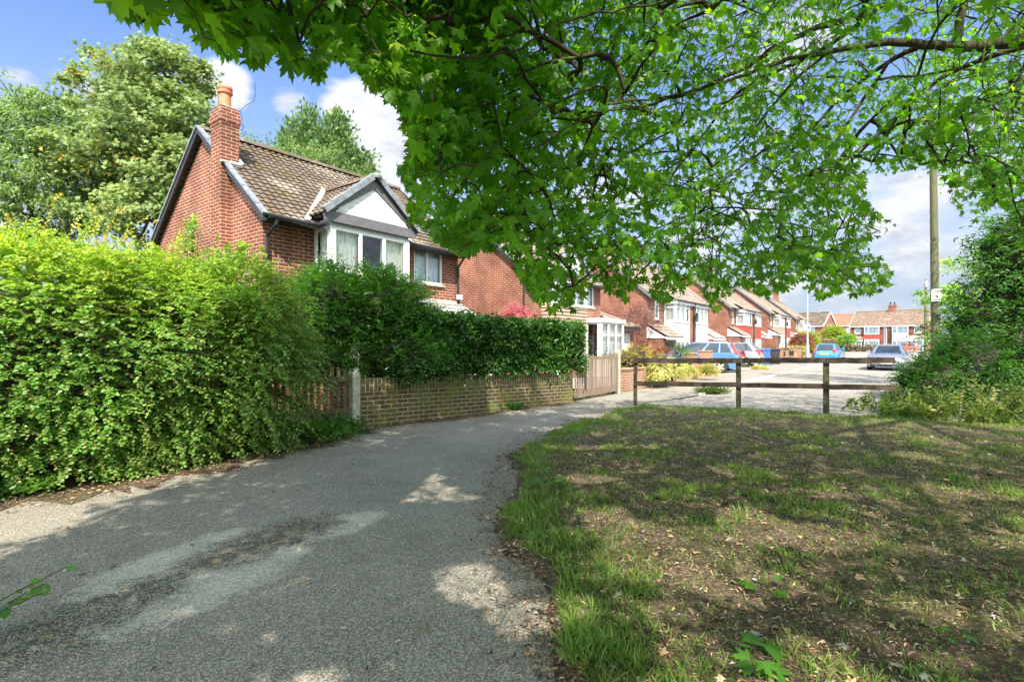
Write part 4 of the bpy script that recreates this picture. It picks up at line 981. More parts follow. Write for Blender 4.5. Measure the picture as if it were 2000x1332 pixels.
mb.build('board', M['grey_clad'], t)
# ------------------------------------------------------------------ wheelie bins
def bin_(label, loc, colr, rz):
    t = thing('wheelie_bin', label, 'bin', loc, rz, 'wheelie bins by the brick pillar'); m_ = m_plain('bin_plastic', colr, .45, .08)
    mb = MB(); lo, hi = [(-.22, -.22), (.22, -.22), (.22, .24), (-.22, .24)], [(-.29, -.30), (.29, -.30), (.29, .33), (-.29, .33)]
    A = [V3((x, y, .06)) for x, y in lo]; B = [V3((x, y, .97)) for x, y in hi]
    mb.face(A[::-1]); mb.face(B)
    for i in range(4): mb.face([A[i], A[(i+1) % 4], B[(i+1) % 4], B[i]])
    mb.box((-.31, -.32, .93), X*.62, Y*.67, Z*.045); mb.build('body', m_, t, bevel=.015)
    mb = MB(); mb.prism([(-.31, -.36, .98), (-.31, .34, .98), (-.31, .36, 1.06), (-.31, -.30, 1.03)], X*.62); mb.tube([(-.25, .40, .96), (.25, .40, .96)], .018, 6); mb.build('lid', m_, t, bevel=.012)
    for x in (-.25, .25):
        mb = MB(); mb.tube([(x-.03, .30, .10), (x+.03, .30, .10)], .10, 12); mb.build('wheel', M['black_pl'], t)
bin_('blue wheelie bin standing between the grey car and the black bin', V3((16.1, 32.6, .03)), (.03, .13, .42), R(-20))
bin_('black wheelie bin between the blue bin and the brick pillar', V3((17.0, 33.1, .03)), (.03, .03, .033), R(-25))

# ------------------------------------------------------------------ cars
def car(name, label, loc, heading, colr, L=4.2, Wd=1.74, H=1.46, kind='hatch', rear=(.5, .02, .02)):
    """x forward along heading; lofted body with arches, glass house, roof, lamps, wheels"""
    t = thing(name, label, 'car', loc, heading); hw = Wd/2
    m, nt = newmat('car_paint'); ly = node(nt, 'ShaderNodeLayerWeight', {'Blend': .35}).outputs['Facing']
    c = mixc(nt, ly, tuple(x*1.1 for x in colr), tuple(x*.75 for x in colr)); finish(nt, princ(nt, c, .28, .25, .5, None, .9)); paint = m
    s = L/4.2; belt, bh = .92*H/1.46, .50
    wb0, wb1 = -1.28*s, 1.30*s; wr = .315*H/1.46
    # side outline of lower body: x, bottom z, top z, half width
    if kind == 'hatch': tops = [(-2.1, .62), (-2.06, .80), (-1.95, .93), (-1.5, .955), (-.9, .95), (0, .93), (.75, .93), (.95, .925), (1.35, .86), (1.75, .77), (2.0, .66), (2.1, .52)]
    else: tops = [(-2.1, .66), (-2.07, .90), (-1.85, .97), (-1.4, .985), (-.9, .96), (0, .93), (.7, .93), (.95, .925), (1.35, .88), (1.75, .80), (2.0, .68), (2.1, .52)]
    fx = sorted(set([x for x, _ in tops]+[wb0/s+d for d in (-.40, -.36, -.25, -.12, 0, .12, .25, .36, .40)]+[wb1/s+d for d in (-.40, -.36, -.25, -.12, 0, .12, .25, .36, .40)]))
    txs, tzs = zip(*tops); hs = H/1.46
    def wid(x): return hw*(1-.30*max(0, (abs(x)-1.55)/.55)**2.2*.8)
    rings = []
    for x in fx:
        zt = np.interp(x, txs, tzs)*hs; zb = .22*hs
        arch = 0
        for w_ in (wb0/s, wb1/s):
            d = abs(x-w_)
            if d < .38: arch = max(arch, math.sqrt(max(0, .38**2-d*d))+.26)
        side_b = max(zb, arch*hs)*1.0; w = wid(x); side_b = min(side_b, zt-.05)
        zm = max(side_b+.01, .56*hs)
        zm = min(zm, zt-.03)
        half = [(0, zb), (w*.62, zb), (w*.62, side_b-.002) if arch else (w*.93, zb), (w*.97, side_b), (w, zm), (w*.985, zt-.06 if zt-.06 > zm else zm+.01), (w*.90, zt), (w*.45, zt+.035), (0, zt+.045)]
        rings.append([V3((x*s, y, z)) for y, z in half]+[V3((x*s, -y, z)) for y, z in half[-2:0:-1]])
    mb = MB(); n = len(rings[0])
    for a, b in zip(rings, rings[1:]):
        for j in range(n): mb.face([a[j], a[(j+1) % n], b[(j+1) % n], b[j]][::-1])
    mb.face(rings[0]); mb.face(rings[-1][::-1]); body = mb.build('body', paint, t, smooth=False, weld=True)
    body.data.shade_smooth(); es = body.modifiers.new('edge', 'EDGE_SPLIT'); es.split_angle = R(38)
    # glass house sections: x at belt and at roof
    if kind == 'hatch': bx0, rx0, rx1, bx1 = -2.0, -1.55, .10, 1.02
    elif kind == 'estate': bx0, rx0, rx1, bx1 = -2.02, -1.72, .05, 1.05
    else: bx0, rx0, rx1, bx1 = -1.55, -.85, .05, 1.0
    zb_, zr = .94*hs, H-.045
    def P(f, h, side, g=0.0):                       # f: 0 rear .. 1 front; h: 0 belt .. 1 roof
        xb = bx0+(bx1-bx0)*f; xr = rx0+(rx1-rx0)*f; x = (xb+(xr-xb)*h)*s
        end = (1-abs(2*f-1)**6*.14); y = (hw*.90*(1-h)+hw*.70*h)*end; zz = zb_+(zr-zb_)*h-.035*h*abs(2*f-1)**3
        return V3((x, side*(y+g), zz+.0))
    gm = MB(); fs = np.linspace(0, 1, 11)
    for sd in (-1, 1):
        for a, b in zip(fs, fs[1:]):
            q = [P(a, 0, sd), P(b, 0, sd), P(b, 1, sd), P(a, 1, sd)]; gm.face(q if sd < 0 else q[::-1])
    for f, fl in ((0, 0), (1, 1)):
        q = [P(f, 0, -1), P(f, 0, 1), P(f, 1, 1), P(f, 1, -1)]; gm.face(q if fl else q[::-1])
    gm.build('window', M['car_glass'], t)
    rm = MB(); rows = []
    for f in fs:
        a, b = P(f, 1, -1), P(f, 1, 1); rows.append([a+Z*-.03, a.lerp(b, .04)+Z*.012, a.lerp(b, .28)+Z*.045, a.lerp(b, .5)+Z*.052, a.lerp(b, .72)+Z*.045, a.lerp(b, .96)+Z*.012, b+Z*-.03])
    for a, b in zip(rows, rows[1:]):
        for j in range(6): rm.face([a[j], b[j], b[j+1], a[j+1]][::-1])
    for rw in (rows[0], rows[-1]): rm.face(rw if rw is rows[0] else rw[::-1])
    def pillar(f0, f1, sd, h0=0, h1=1):
        a, b, c_, d = P(f0, h0, sd, .006), P(f1, h0, sd, .006), P(f1, h1, sd, .006), P(f0, h1, sd, .006); rm.face([a, b, c_, d] if sd < 0 else [d, c_, b, a])
    for sd in (-1, 1):
        pillar(0, .075 if kind != 'saloon' else .16, sd); pillar(.955, 1.0, sd); pillar(.50, .535, sd)
        if kind == 'estate': pillar(.24, .265, sd)
        pillar(0, 1, sd, .90, 1.0); pillar(0, 1, sd, 0, .05)
    for f, off in ((0, -.008), (1, .008)):
        for y0, y1 in ((-1, -.86), (.86, 1)):
            q = []
            for h, yy in ((0, y0), (0, y1), (1, y1), (1, y0)): p = P(f, h, 1); q.append(V3((p.x+off*s, p.y*yy, p.z)))
            rm.face(q if f else q[::-1])
    rm.build('roof', paint, t)
    bm_ = MB()
    for x, w_ in ((-2.11, .30), (2.0, .12)):
        bm_.prism([(x*s, -hw*.80, .20), (x*s, hw*.80, .20), (x*s, hw*.80, .34), (x*s, -hw*.80, .34)], X*.10*s)
    bm_.build('bumper', M['black_pl'], t)
    for sx_, xw in ((-1, wb0), (1, wb1)):
        for sy in (-1, 1):
            wh = MB(); c_ = V3((xw, sy*(hw-.10), wr)); wm = wh
            ty = MB()
            for y0, y1, ra, rb_ in ((-.10, .085, wr, wr), (.085, .10, wr, wr*.9)):
                k = 20
                for j in range(k):
                    a0, a1 = 2*math.pi*j/k, 2*math.pi*(j+1)/k
                    q = [c_+V3((math.cos(a)*r_, sy*y, math.sin(a)*r_)) for a, y, r_ in ((a0, y0, ra), (a1, y0, ra), (a1, y1, rb_), (a0, y1, rb_))]; ty.face(q if sy > 0 else q[::-1])
            ty.face([c_+V3((math.cos(a)*wr, -sy*.10, math.sin(a)*wr)) for a in np.linspace(0, 2*math.pi, 20, endpoint=False)])
            for j in range(20):
                a0, a1 = 2*math.pi*j/20, 2*math.pi*(j+1)/20; q = [c_+V3((math.cos(a)*r_, sy*.10, math.sin(a)*r_)) for a, r_ in ((a0, wr*.9), (a1, wr*.9), (a1, wr*.66), (a0, wr*.66))]; ty.face(q if sy > 0 else q[::-1])
            wo_ = ty.build('wheel', M['tyre'], t)
            rm_ = MB()
            for j in range(5):
                a = 2*math.pi*j/5; d = V3((math.cos(a), 0, math.sin(a))); pr_ = V3((-d.z, 0, d.x)); o_ = c_+V3((0, sy*.075, 0))
                rm_.prism([o_+d*wr*.1-pr_*.05, o_+d*wr*.66-pr_*.035, o_+d*wr*.66+pr_*.035, o_+d*wr*.1+pr_*.05], V3((0, sy*.025, 0)))
            rm_.tube([c_+V3((0, sy*.05, 0)), c_+V3((0, sy*.105, 0))], wr*.17, 10)
            k = 20
            for j in range(k):
                a0, a1 = 2*math.pi*j/k, 2*math.pi*(j+1)/k; q = [c_+V3((math.cos(a)*r_, sy*y, math.sin(a)*r_)) for a, r_, y in ((a0, wr*.68, .102), (a1, wr*.68, .102), (a1, wr*.60, .06), (a0, wr*.60, .06))]; rm_.face(q if sy > 0 else q[::-1])
            rm_.build('rim', M['alloy'], wo_)
    for sy in (-1, 1):
        lm = MB(); w = wid(-2.0)
        if kind == 'estate': lm.prism([(-2.03*s, sy*w*.985, .95*hs), (-1.88*s, sy*w*.99, .95*hs), (-1.72*s, sy*w*.80, H-.10), (-1.84*s, sy*w*.80, H-.10)], V3((-.02, -sy*.12, 0)))
        else: lm.prism([(-2.10*s, sy*w*.99, .74*hs), (-1.86*s, sy*w*1.03, .78*hs), (-1.84*s, sy*w*1.0, 1.02*hs), (-2.04*s, sy*w*.90, 1.04*hs)], V3((-.03, -sy*.16, 0)))
        lm.build('taillight', M['lamp_red'], t)
        lm = MB(); w = wid(1.95); lm.prism([(2.03*s, sy*w*.70, .56*hs), (1.70*s, sy*w*1.02, .60*hs), (1.62*s, sy*w*1.0, .76*hs), (1.98*s, sy*w*.70, .68*hs)], V3((.03, -sy*.02, 0))); lm.build('headlight', M['lamp_white'], t)
        mm = MB(); p = P(.86, .06, sy, .02); mm.prism([p+V3((-.04, 0, 0)), p+V3((.06, 0, 0)), p+V3((.06, 0, .13)), p+V3((-.04, 0, .13))], V3((0, sy*.19, .01))); mm.build('mirror', paint, t, bevel=.02)
    for x, cl, sg in ((-2.115, 'plate_yellow', -1), (2.115, 'plate_white', 1)):
        pm = MB(); z = .60*hs if sg < 0 else .36; pm.box((x*s, -.26, z), Y*.52, Z*.11, X*.012*sg); pm.build('number_plate', M[cl], t)
    gr = MB(); gr.box((2.085*s, -.36, .44*hs), Y*.72, Z*.10, X*.025); gr.build('grille', M['black_pl'], t)
    if kind == 'estate':
        rr = MB()
        for sy in (-1, 1):
            a = P(.05, 1, sy); b = P(.9, 1, sy); rr.tube([a+V3((0, -sy*.06, .02)), a+V3((.1, -sy*.06, .07)), b+V3((-.1, -sy*.06, .07)), b+V3((0, -sy*.06, .02))], .016, 6)
        rr.build('roof_rail', M['alloy'], t)
    return t
M['car_glass'] = m_plain('dark_car_glass', (.02, .03, .035), .05, .3, 2, spec=.9)
M['tyre'] = m_plain('tyre_rubber', (.02, .02, .02), .8, .1)
M['alloy'] = m_plain('alloy', (.55, .56, .57), .35, .05, metal=.7)
M['lamp_red'] = m_plain('red_lens', (.45, .02, .025), .2, .1, coat=.5)
M['lamp_white'] = m_plain('clear_lens', (.70, .72, .72), .12, .05, coat=.6)
M['plate_yellow'] = m_plain('yellow_plate', (.75, .42, .03), .4, .03)
M['plate_white'] = m_plain('white_plate', (.75, .75, .72), .4, .03)
def head(d): return math.atan2(d[1], d[0])
car('parked_car', 'light blue estate car parked on the front drive behind the brick pillar', V3((8.75, 25.0, .02)), head((-.93, .37)), (.07, .17, .32), 4.25, 1.72, 1.44, 'estate')
car('parked_car', 'dark grey hatchback nosed in just beyond the light blue estate', V3((10.1, 27.3, .02)), head((-.80, .60)), (.035, .037, .042), 4.1, 1.72, 1.42)
car('parked_car', 'silver grey car half hidden behind the dark grey hatchback', V3((13.0, 31.2, .02)), head((-.80, .60)), (.30, .32, .35), 4.1, 1.72, 1.44)
car('parked_car', 'bright blue hatchback with yellow rear plate parked along the left kerb', V3((24.4, 39.4, .0)), head((.64, .77)), (.03, .22, .55), 3.95, 1.70, 1.40)
car('parked_car', 'grey blue saloon facing the camera behind the nettles on the right', V3((20.6, 28.0, 0)), head((-.62, -.78)), (.20, .215, .27), 4.3, 1.76, 1.36, 'saloon')
car('parked_car', 'orange red hatchback parked before the grey bay at the street end', V3((66.0, 86.5, .0)), head((-.80, .60)), (.42, .09, .05), 4.2, 1.76, 1.5)
#car('parked_car', 'white car in front of the last tan bayed pair', V3((33.8, 53.0, .02)), head((-.75, .66)), (.62, .62, .62), 4.1, 1.7, 1.42)
# ------------------------------------------------------------------ leaf materials
M['lf_maple'] = m_leaf('maple_leaf', [(0, (.045, .13, .014)), (.5, (.080, .215, .020)), (.85, (.14, .29, .026)), (1, (.27, .38, .035))], .55, .42, .32, (1.42, 1.3, .26), 1.4)
M['lf_bg'] = m_leaf('sycamore_leaf', [(0, (.10, .16, .05)), (.5, (.17, .25, .08)), (.84, (.20, .27, .08)), (.93, (.34, .29, .06)), (1, (.40, .27, .06))], .35, .5, .35)
M['lf_bg2'] = m_leaf('cherry_leaf', [(0, (.075, .14, .045)), (.6, (.13, .22, .065)), (1, (.22, .31, .09))], .4, .45, .4)
M['lf_con'] = m_leaf('conifer_spray', [(0, (.060, .12, .040)), (.6, (.10, .18, .055)), (1, (.17, .25, .06))], .25, .6, .2)
M['lf_hedge'] = m_leaf('hedge_leaf', [(0, (.075, .19, .045)), (.45, (.135, .29, .055)), (.75, (.27, .41, .060)), (.95, (.46, .49, .065)), (1, (.50, .32, .08))], .43, .4, .4, (1.1, 1.1, .4))
M['lf_privet'] = m_leaf('privet_leaf', [(0, (.032, .092, .018)), (.5, (.060, .165, .022)), (.85, (.10, .235, .028)), (1, (.19, .31, .04))], .42, .35, .45, (1.0, 1.2, .3))
M['lf_laurel'] = m_leaf('laurel_leaf', [(0, (.026, .075, .020)), (.5, (.052, .135, .026)), (.85, (.10, .21, .034)), (1, (.26, .37, .045))], .32, .22, .6, (1.1, 1.2, .3))
M['lf_bush'] = m_leaf('bush_leaf', [(0, (.022, .068, .020)), (.5, (.045, .125, .024)), (.85, (.08, .19, .03)), (1, (.14, .25, .04))], .42, .45, .35, (1.0, 1.2, .35))
M['lf_nettle'] = m_leaf('nettle_leaf', [(0, (.05, .105, .025)), (.5, (.10, .17, .035)), (.85, (.17, .22, .055)), (1, (.30, .28, .12))], .45, .5, .35, (1.05, 1.1, .4))
M['lf_yellow'] = m_leaf('golden_leaf', [(0, (.24, .20, .025)), (.5, (.38, .31, .04)), (1, (.46, .41, .12))], .4, .5, .3, (1, 1, .6))
M['lf_vary'] = m_leaf('variegated_leaf', [(0, (.14, .20, .04)), (.35, (.35, .36, .08)), (.7, (.52, .50, .20)), (1, (.62, .58, .32))], .35, .45, .3, (1, 1, .7))
M['lf_pink'] = m_leaf('pink_leaf', [(0, (.32, .085, .10)), (.5, (.45, .14, .15)), (1, (.55, .24, .22))], .4, .5, .3, (1, .8, .8))
M['lf_copper'] = m_leaf('copper_leaf', [(0, (.085, .040, .040)), (.6, (.15, .085, .075)), (1, (.24, .16, .13))], .25, .5, .3, (1, .8, .8))
M['lf_red'] = m_leaf('red_leaf', [(0, (.16, .045, .03)), (.6, (.24, .085, .045)), (1, (.30, .16, .06))], .35, .5, .3, (1, .8, .6))
M['lf_lime'] = m_leaf('lime_leaf', [(0, (.16, .24, .02)), (.6, (.26, .35, .03)), (1, (.38, .40, .05))], .4, .5, .3, (1, 1, .4))
M['lf_tan'] = m_leaf('dry_leaf_hedge', [(0, (.15, .12, .06)), (.5, (.26, .20, .11)), (1, (.32, .25, .15))], .2, .6, .2, (1, 1, .8))
M['lf_dead'] = m_leaf('dead_leaf', [(0, (.045, .036, .030)), (.42, (.13, .085, .058)), (.7, (.30, .18, .105)), (.88, (.46, .31, .19)), (1, (.34, .36, .36))], .12, .7, .2, (1, .9, .7))
M['lf_grass'] = m_leaf('grass_blade', [(0, (.065, .135, .022)), (.5, (.125, .215, .040)), (.82, (.21, .28, .07)), (1, (.42, .37, .19))], .42, .45, .35, (1.05, 1.15, .4))

def shoots(geo, base, dirs, length, nl, tmpl, size, droop=.5, spread=.9, rnd=None, updown=.25, mi=0, twig_mi=None, twig_r=.003, opposite=False, tipgrow=0.0):
    """leafy shoots: leaves set along arcs that start at base and bend down"""
    N = len(base); dirs = nrmz(dirs); length = np.broadcast_to(length, (N,)); s = (np.arange(nl)+.6)/nl
    pos = base[:, None]+dirs[:, None]*(length[:, None]*s[None])[..., None]
    pos[..., 2] -= droop*length[:, None]*(s[None]**2)*.6
    tang = dirs[:, None]+np.array([0, 0, -1.0])*(droop*1.2*s[None])[..., None]; tang = nrmz(np.broadcast_to(tang, pos.shape).copy())
    side = nrmz(np.cross(tang, np.array([0, 0, 1.0]))+1e-4)
    roll = rng.uniform(-.5, .5, (N, nl, 1)); upv = np.cross(side, tang)
    sg = np.where((np.arange(nl) % 2) == 0, 1.0, -1.0)[None, :, None]
    sd = side*np.cos(roll)+upv*np.sin(roll)
    ld = tang*(1-spread*.5)+sd*sg*spread+rng.normal(0, updown, pos.shape)
    nh = upv+rng.normal(0, .36, pos.shape)
    fl = lambda a: a.reshape(-1, 3)
    sz = size*rng.uniform(.65, 1.15, N*nl)*np.repeat(rng.uniform(.85, 1.15, N), nl)
    if rnd is None: rnd = rng.random(N)
    r = np.clip(np.repeat(rnd, nl)*.75+rng.random(N*nl)*.25+tipgrow*np.tile(s, N), 0, 1)
    geo.add(tmpl, fl(pos), frames(fl(ld), fl(nh)), sz, r, mi)
    if twig_mi is not None:
        pp = np.concatenate([base[:, None], pos[:, ::max(1, nl//3)]], 1); a = pp[:, :-1].reshape(-1, 3); b = pp[:, 1:].reshape(-1, 3)
        geo.segs(a, b, np.full(len(a), twig_r), np.full(len(a), twig_r*.7), 3, twig_mi)
def ell_pts(ells, n, lo=.72, hi=1.04, zmin=.03, up=-.6):
    """random points near the outer shells of ellipsoids, kept out of the others' insides"""
    P, Nn = [], []; a = np.array([np.prod(e[1])**(2/3.) for e in ells]); cnt = (n*a/a.sum()*1.5).astype(int)
    for (c, r), k in zip(ells, cnt):
        d = rvec(k); d = d[d[:, 2] > up]; rr = rng.uniform(lo, hi, (len(d), 1))
        bumpy = 1+.16*(vnoise(d[:, 0]*2+c[0], d[:, 1]*2+d[:, 2]*3+c[1], 1.6, 5)[:, None]-.5)*2
        p = np.array(c)+d*np.array(r)*rr*bumpy; nn = nrmz(d/np.array(r)); keep = p[:, 2] > zmin
        for c2, r2 in ells:
            if c2 is c: continue
            keep &= (((p-np.array(c2))/np.array(r2))**2).sum(1) > .55
        P.append(p[keep]); Nn.append(nn[keep])
    return np.concatenate(P), np.concatenate(Nn)
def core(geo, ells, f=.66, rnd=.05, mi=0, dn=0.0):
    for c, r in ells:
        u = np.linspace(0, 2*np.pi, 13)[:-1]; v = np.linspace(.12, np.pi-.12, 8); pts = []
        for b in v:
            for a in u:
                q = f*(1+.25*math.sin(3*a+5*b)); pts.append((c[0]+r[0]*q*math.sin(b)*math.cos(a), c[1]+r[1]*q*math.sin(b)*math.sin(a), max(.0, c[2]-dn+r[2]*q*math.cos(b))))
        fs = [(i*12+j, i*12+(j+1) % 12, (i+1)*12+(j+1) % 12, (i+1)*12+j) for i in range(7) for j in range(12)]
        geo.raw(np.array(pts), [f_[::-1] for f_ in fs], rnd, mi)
def bush(name, label, cat, ells, n, leafmat, tmpl=LEAF, size=.05, length=.22, nl=7, droop=.4, group=None, stems=True, cor=True, outw=1.0, upw=.35, lo=.70, rb=None, twig='twig', spread=.9, dens_core=.66):
    e0 = min(ells, key=lambda e: e[0][2]); root = V3((np.mean([e[0][0] for e in ells]), np.mean([e[0][1] for e in ells]), 0))
    t = thing(name, label, cat, root, 0, group); g = Geo(); off = np.array(root)
    ells = [((np.array(c)-off), r) for c, r in ells]
    p, nn = ell_pts(ells, n, lo)
    d = nn*outw+rng.normal(0, .45, p.shape); d[:, 2] += upw
    clump = vnoise(p[:, 0]*1.0+off[0], p[:, 1]+p[:, 2]*1.7, 2.2, 8)
    shoots(g, p-nn*length*.5, d, length*rng.uniform(.6, 1.3, len(p)), nl, tmpl, size, droop, spread, np.clip(clump*.6+rng.random(len(p))*.4, 0, 1) if rb is None else rb(p, nn))
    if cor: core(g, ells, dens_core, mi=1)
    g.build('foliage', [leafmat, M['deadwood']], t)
    if stems:
        s = Geo(); k = 26; tops = p[rng.integers(0, len(p), k)]; b = np.stack([rng.normal(0, .12, k)+e0[0][0]-off[0]*0, rng.normal(0, .12, k)+e0[0][1]-off[1]*0, np.full(k, -.05)], 1)
        mid = (b+tops)/2+rng.normal(0, .06, b.shape); s.segs(b, mid, np.full(k, .018), np.full(k, .012)); s.segs(mid, tops, np.full(k, .012), np.full(k, .004)); s.build('stem', M[twig], t)
    return t

# ------------------------------------------------------------------ big arching hedge on the left
HL = np.array([(-6.9, .6), (-6.1, 2.2), (-4.66, 4.42), (-3.95, 5.1), (-3.35, 6.2), (-2.98, 6.9)], float)
PROF = np.array([(-.10, .02), (.04, .35), (.14, .8), (.18, 1.25), (.10, 1.75), (-.08, 2.15), (-.42, 2.48), (-1.0, 2.66), (-1.9, 2.6), (-2.3, 1.4)])
def line_at(L, u):
    d = np.hypot(*(np.diff(L, axis=0).T)); c = np.concatenate([[0], np.cumsum(d)]); s = u*c[-1]
    x = np.interp(s, c, L[:, 0]); y = np.interp(s, c, L[:, 1]); i = np.clip(np.searchsorted(c, s, 'right')-1, 0, len(d)-1)
    t = np.diff(L, axis=0)[i]/d[i][:, None]; return np.stack([x, y], 1), t
PROF[:, 1] *= .95
t = thing('hedge', 'large arching yellow-green hedge filling the left beside the path', 'hedge', V3((-4.66, 5.2, 0)))
off = np.array((-4.66, 5.2, 0)); g = Geo(); N = 14000
u = 1-rng.random(N)**1.1; pv_, tt_ = line_at(HL, u); outn = np.stack([tt_[:, 1], -tt_[:, 0]], 1)
pd_ = np.hypot(*(np.diff(PROF, axis=0).T)); pc = np.concatenate([[0], np.cumsum(pd_)]); v = rng.random(N)*.93*pc[-1]
po = np.interp(v, pc, PROF[:, 0]); pz = np.interp(v, pc, PROF[:, 1]); k_ = np.clip(np.searchsorted(pc, v, 'right')-1, 0, len(pd_)-1); tp = np.diff(PROF, axis=0)[k_]/pd_[k_][:, None]
pn = np.stack([tp[:, 1], -tp[:, 0]], 1)                        # profile normal (outward, up)
lump = (vnoise(u*14, v*1.5, 1.0, 11)-.5)*.42+(vnoise(u*40, v*4, 1.0, 12)-.5)*.18
inset = rng.random(N)**2*.35
po = po+pn[:, 0]*(lump-inset); pz = pz+pn[:, 1]*(lump*.6-inset)
end = np.clip((u-.90)/.10, 0, 1); pz = pz*(1-.10*end); po = po-.55*end**2*(pz > .6)
end2 = np.clip((.25-u)/.25, 0, 1)
P3 = np.stack([pv_[:, 0]+outn[:, 0]*po, pv_[:, 1]+outn[:, 1]*po, np.maximum(pz, .04)], 1)-off
N3 = np.stack([outn[:, 0]*pn[:, 0], outn[:, 1]*pn[:, 0], pn[:, 1]], 1)
D3 = N3+rng.normal(0, .42, N3.shape); D3[:, 2] = D3[:, 2]*.55+.22; D3[:, 0] += tt_[:, 0]*.3
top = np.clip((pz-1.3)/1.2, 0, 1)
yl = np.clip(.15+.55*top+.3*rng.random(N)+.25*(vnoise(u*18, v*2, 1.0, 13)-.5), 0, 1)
hol = vnoise(u*30, v*2.6, 1.0, 14)+.35*vnoise(u*75, v*6, 1.0, 15); keepm = (hol > .40) | (pz > 2.0) | (rng.random(N) < .25)
P3, N3, D3, yl, pz = P3[keepm], N3[keepm], D3[keepm], yl[keepm], pz[keepm]; N = len(P3)
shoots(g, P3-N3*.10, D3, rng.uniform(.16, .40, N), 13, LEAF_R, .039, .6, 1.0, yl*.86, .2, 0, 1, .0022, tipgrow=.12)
# long whips standing up out of the top
iw = rng.choice(np.where(pz > 2.1)[0], 230); Dw = N3[iw]*.35+rng.normal(0, .35, (230, 3)); Dw[:, 2] = rng.uniform(.6, 1.3, 230)
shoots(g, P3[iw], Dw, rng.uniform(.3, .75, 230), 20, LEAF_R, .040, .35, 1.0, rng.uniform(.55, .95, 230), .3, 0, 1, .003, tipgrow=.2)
# right end, rounded into the gap by the picket fence
ee = [(np.array((-3.25, 6.75, 1.1))-off, (.55, .75, 1.15)), (np.array((-3.75, 6.9, 2.0))-off, (.7, .7, .65))]
pe, ne = ell_pts(ee, 1500, .75, 1.05, .05); De = ne+rng.normal(0, .4, pe.shape); De[:, 2] += .2; De[:, 0] += .3
shoots(g, pe-ne*.1, De, rng.uniform(.2, .5, len(pe)), 13, LEAF_R, .040, .75, 1.0, np.clip(.1+.4*(pe[:, 2]/2.4)+.25*rng.random(len(pe)), 0, 1), .3, 0, 1, .0022)
# woody heart, coloured dark to deepen the shaded hollows
for i in range(len(HL)-1):
    ring = []
    for q, ends in ((HL[i], 0), (HL[i+1], 1)):
        tdir = (HL[min(i+1, len(HL)-1)]-HL[i]); tdir /= np.hypot(*tdir); on = np.array((tdir[1], -tdir[0]))
        ring.append([(q[0]+on[0]*(o_-.55)-off[0], q[1]+on[1]*(o_-.55)-off[1], max(0, z_-.45)) for o_, z_ in PROF])
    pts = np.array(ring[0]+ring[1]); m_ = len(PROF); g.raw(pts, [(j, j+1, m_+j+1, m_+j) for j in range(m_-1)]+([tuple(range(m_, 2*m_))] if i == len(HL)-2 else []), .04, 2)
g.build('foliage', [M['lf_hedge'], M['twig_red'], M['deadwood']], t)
s = Geo(); k = 110; iu = rng.integers(0, N, k); b = P3[iu].copy(); b[:, 2] = 0; b -= N3[iu]*np.array([.5, .5, 0]); tp_ = P3[iu]-N3[iu]*.12; mid = (b+tp_)/2+rng.normal(0, .08, b.shape)
s.segs(b, mid, np.full(k, .016), np.full(k, .011)); s.segs(mid, tp_, np.full(k, .011), np.full(k, .004)); s.build('stem', M['twig_red'], t)
# loose tall sprig in front of the gable
bush('tall_sprig', 'tall loose sprig standing above the hedge against the brick gable', 'shrub', [(at(375, 450, 7.4), (.10, .10, .30)), (at(368, 480, 7.4), (.16, .16, .30))], 70, M['lf_hedge'], LEAF, .045, .22, 7, .2, stems=True, cor=False, lo=.2)
# ------------------------------------------------------------------ privet over the fence and wall
pe_ = [((-3.25, 8.95, 1.88), (.98, .75, .98)), ((-2.45, 9.35, 1.86), (1.02, .8, 1.0)), ((-1.75, 9.75, 1.45), (.75, .6, .72)), ((-2.0, 9.05, 1.25), (.75, .45, .55)), ((-3.6, 8.5, 1.35), (.6, .5, .55)), ((-3.15, 8.45, 1.05), (.75, .35, .42))]
bush('privet_bush', 'dark green privet bush spilling over the picket fence and wall end', 'bush', pe_, 6600, M['lf_privet'], LEAF_N, .062, .34, 10, .55, upw=.5, lo=.66)
e_ = [((-3.0, 7.4, .12), (.9, .45, .22)), ((-2.7, 7.95, .10), (.5, .35, .2))]
bush('ground_ivy', 'low ivy and weeds at the foot of the picket fence', 'plant', e_, 420, M['lf_privet'], LEAF_R, .055, .2, 6, .5, stems=False, cor=False, lo=.3)
# ------------------------------------------------------------------ clipped laurel above the wall
t = thing('laurel_hedge', 'clipped glossy laurel hedge standing above the mossy brick wall', 'hedge', WA); g = Geo()
N = 5200; a0, a1, dep, z0, z1 = .55, WL+.42, 1.05, .72, 1.96
sel = rng.random(N); a = rng.uniform(a0, a1, N); w = rng.uniform(0, dep, N); z = rng.uniform(z0, z1, N)
hz_ = z1-.10*(a-a0)/(a1-a0)+(vnoise(a, a*0, 2.2, 3)-.5)*.10
face = sel < .56; topm = (sel >= .56) & (sel < .86); endm = sel >= .86
pos = WA*0; ww = np.where(face, -.02+rng.random(N)**2*.22, w); zz = np.where(topm, hz_-rng.random(N)**2*.18, z0+(z-z0)/(z1-z0)*(hz_-z0)); aa = np.where(endm, a1-rng.random(N)**2*.2, a)
rnd_c = np.clip((zz-z1+.16)/.2, 0, 1)*np.clip((.1-ww)/.2, 0, 1); ww = ww+.06*rnd_c
ww = ww+(vnoise(aa, zz, 3.0, 4)-.5)*.12*face-.05
wd, wn = np.array(WD), np.array(WN)
P = aa[:, None]*wd+(-ww)[:, None]*wn+np.stack([zz*0, zz*0, zz], 1)
nn = np.where(face[:, None], wn, np.where(topm[:, None], np.array([0, 0, 1.]), wd))
D = nn*.8+rng.normal(0, .5, P.shape); D[:, 2] += .55
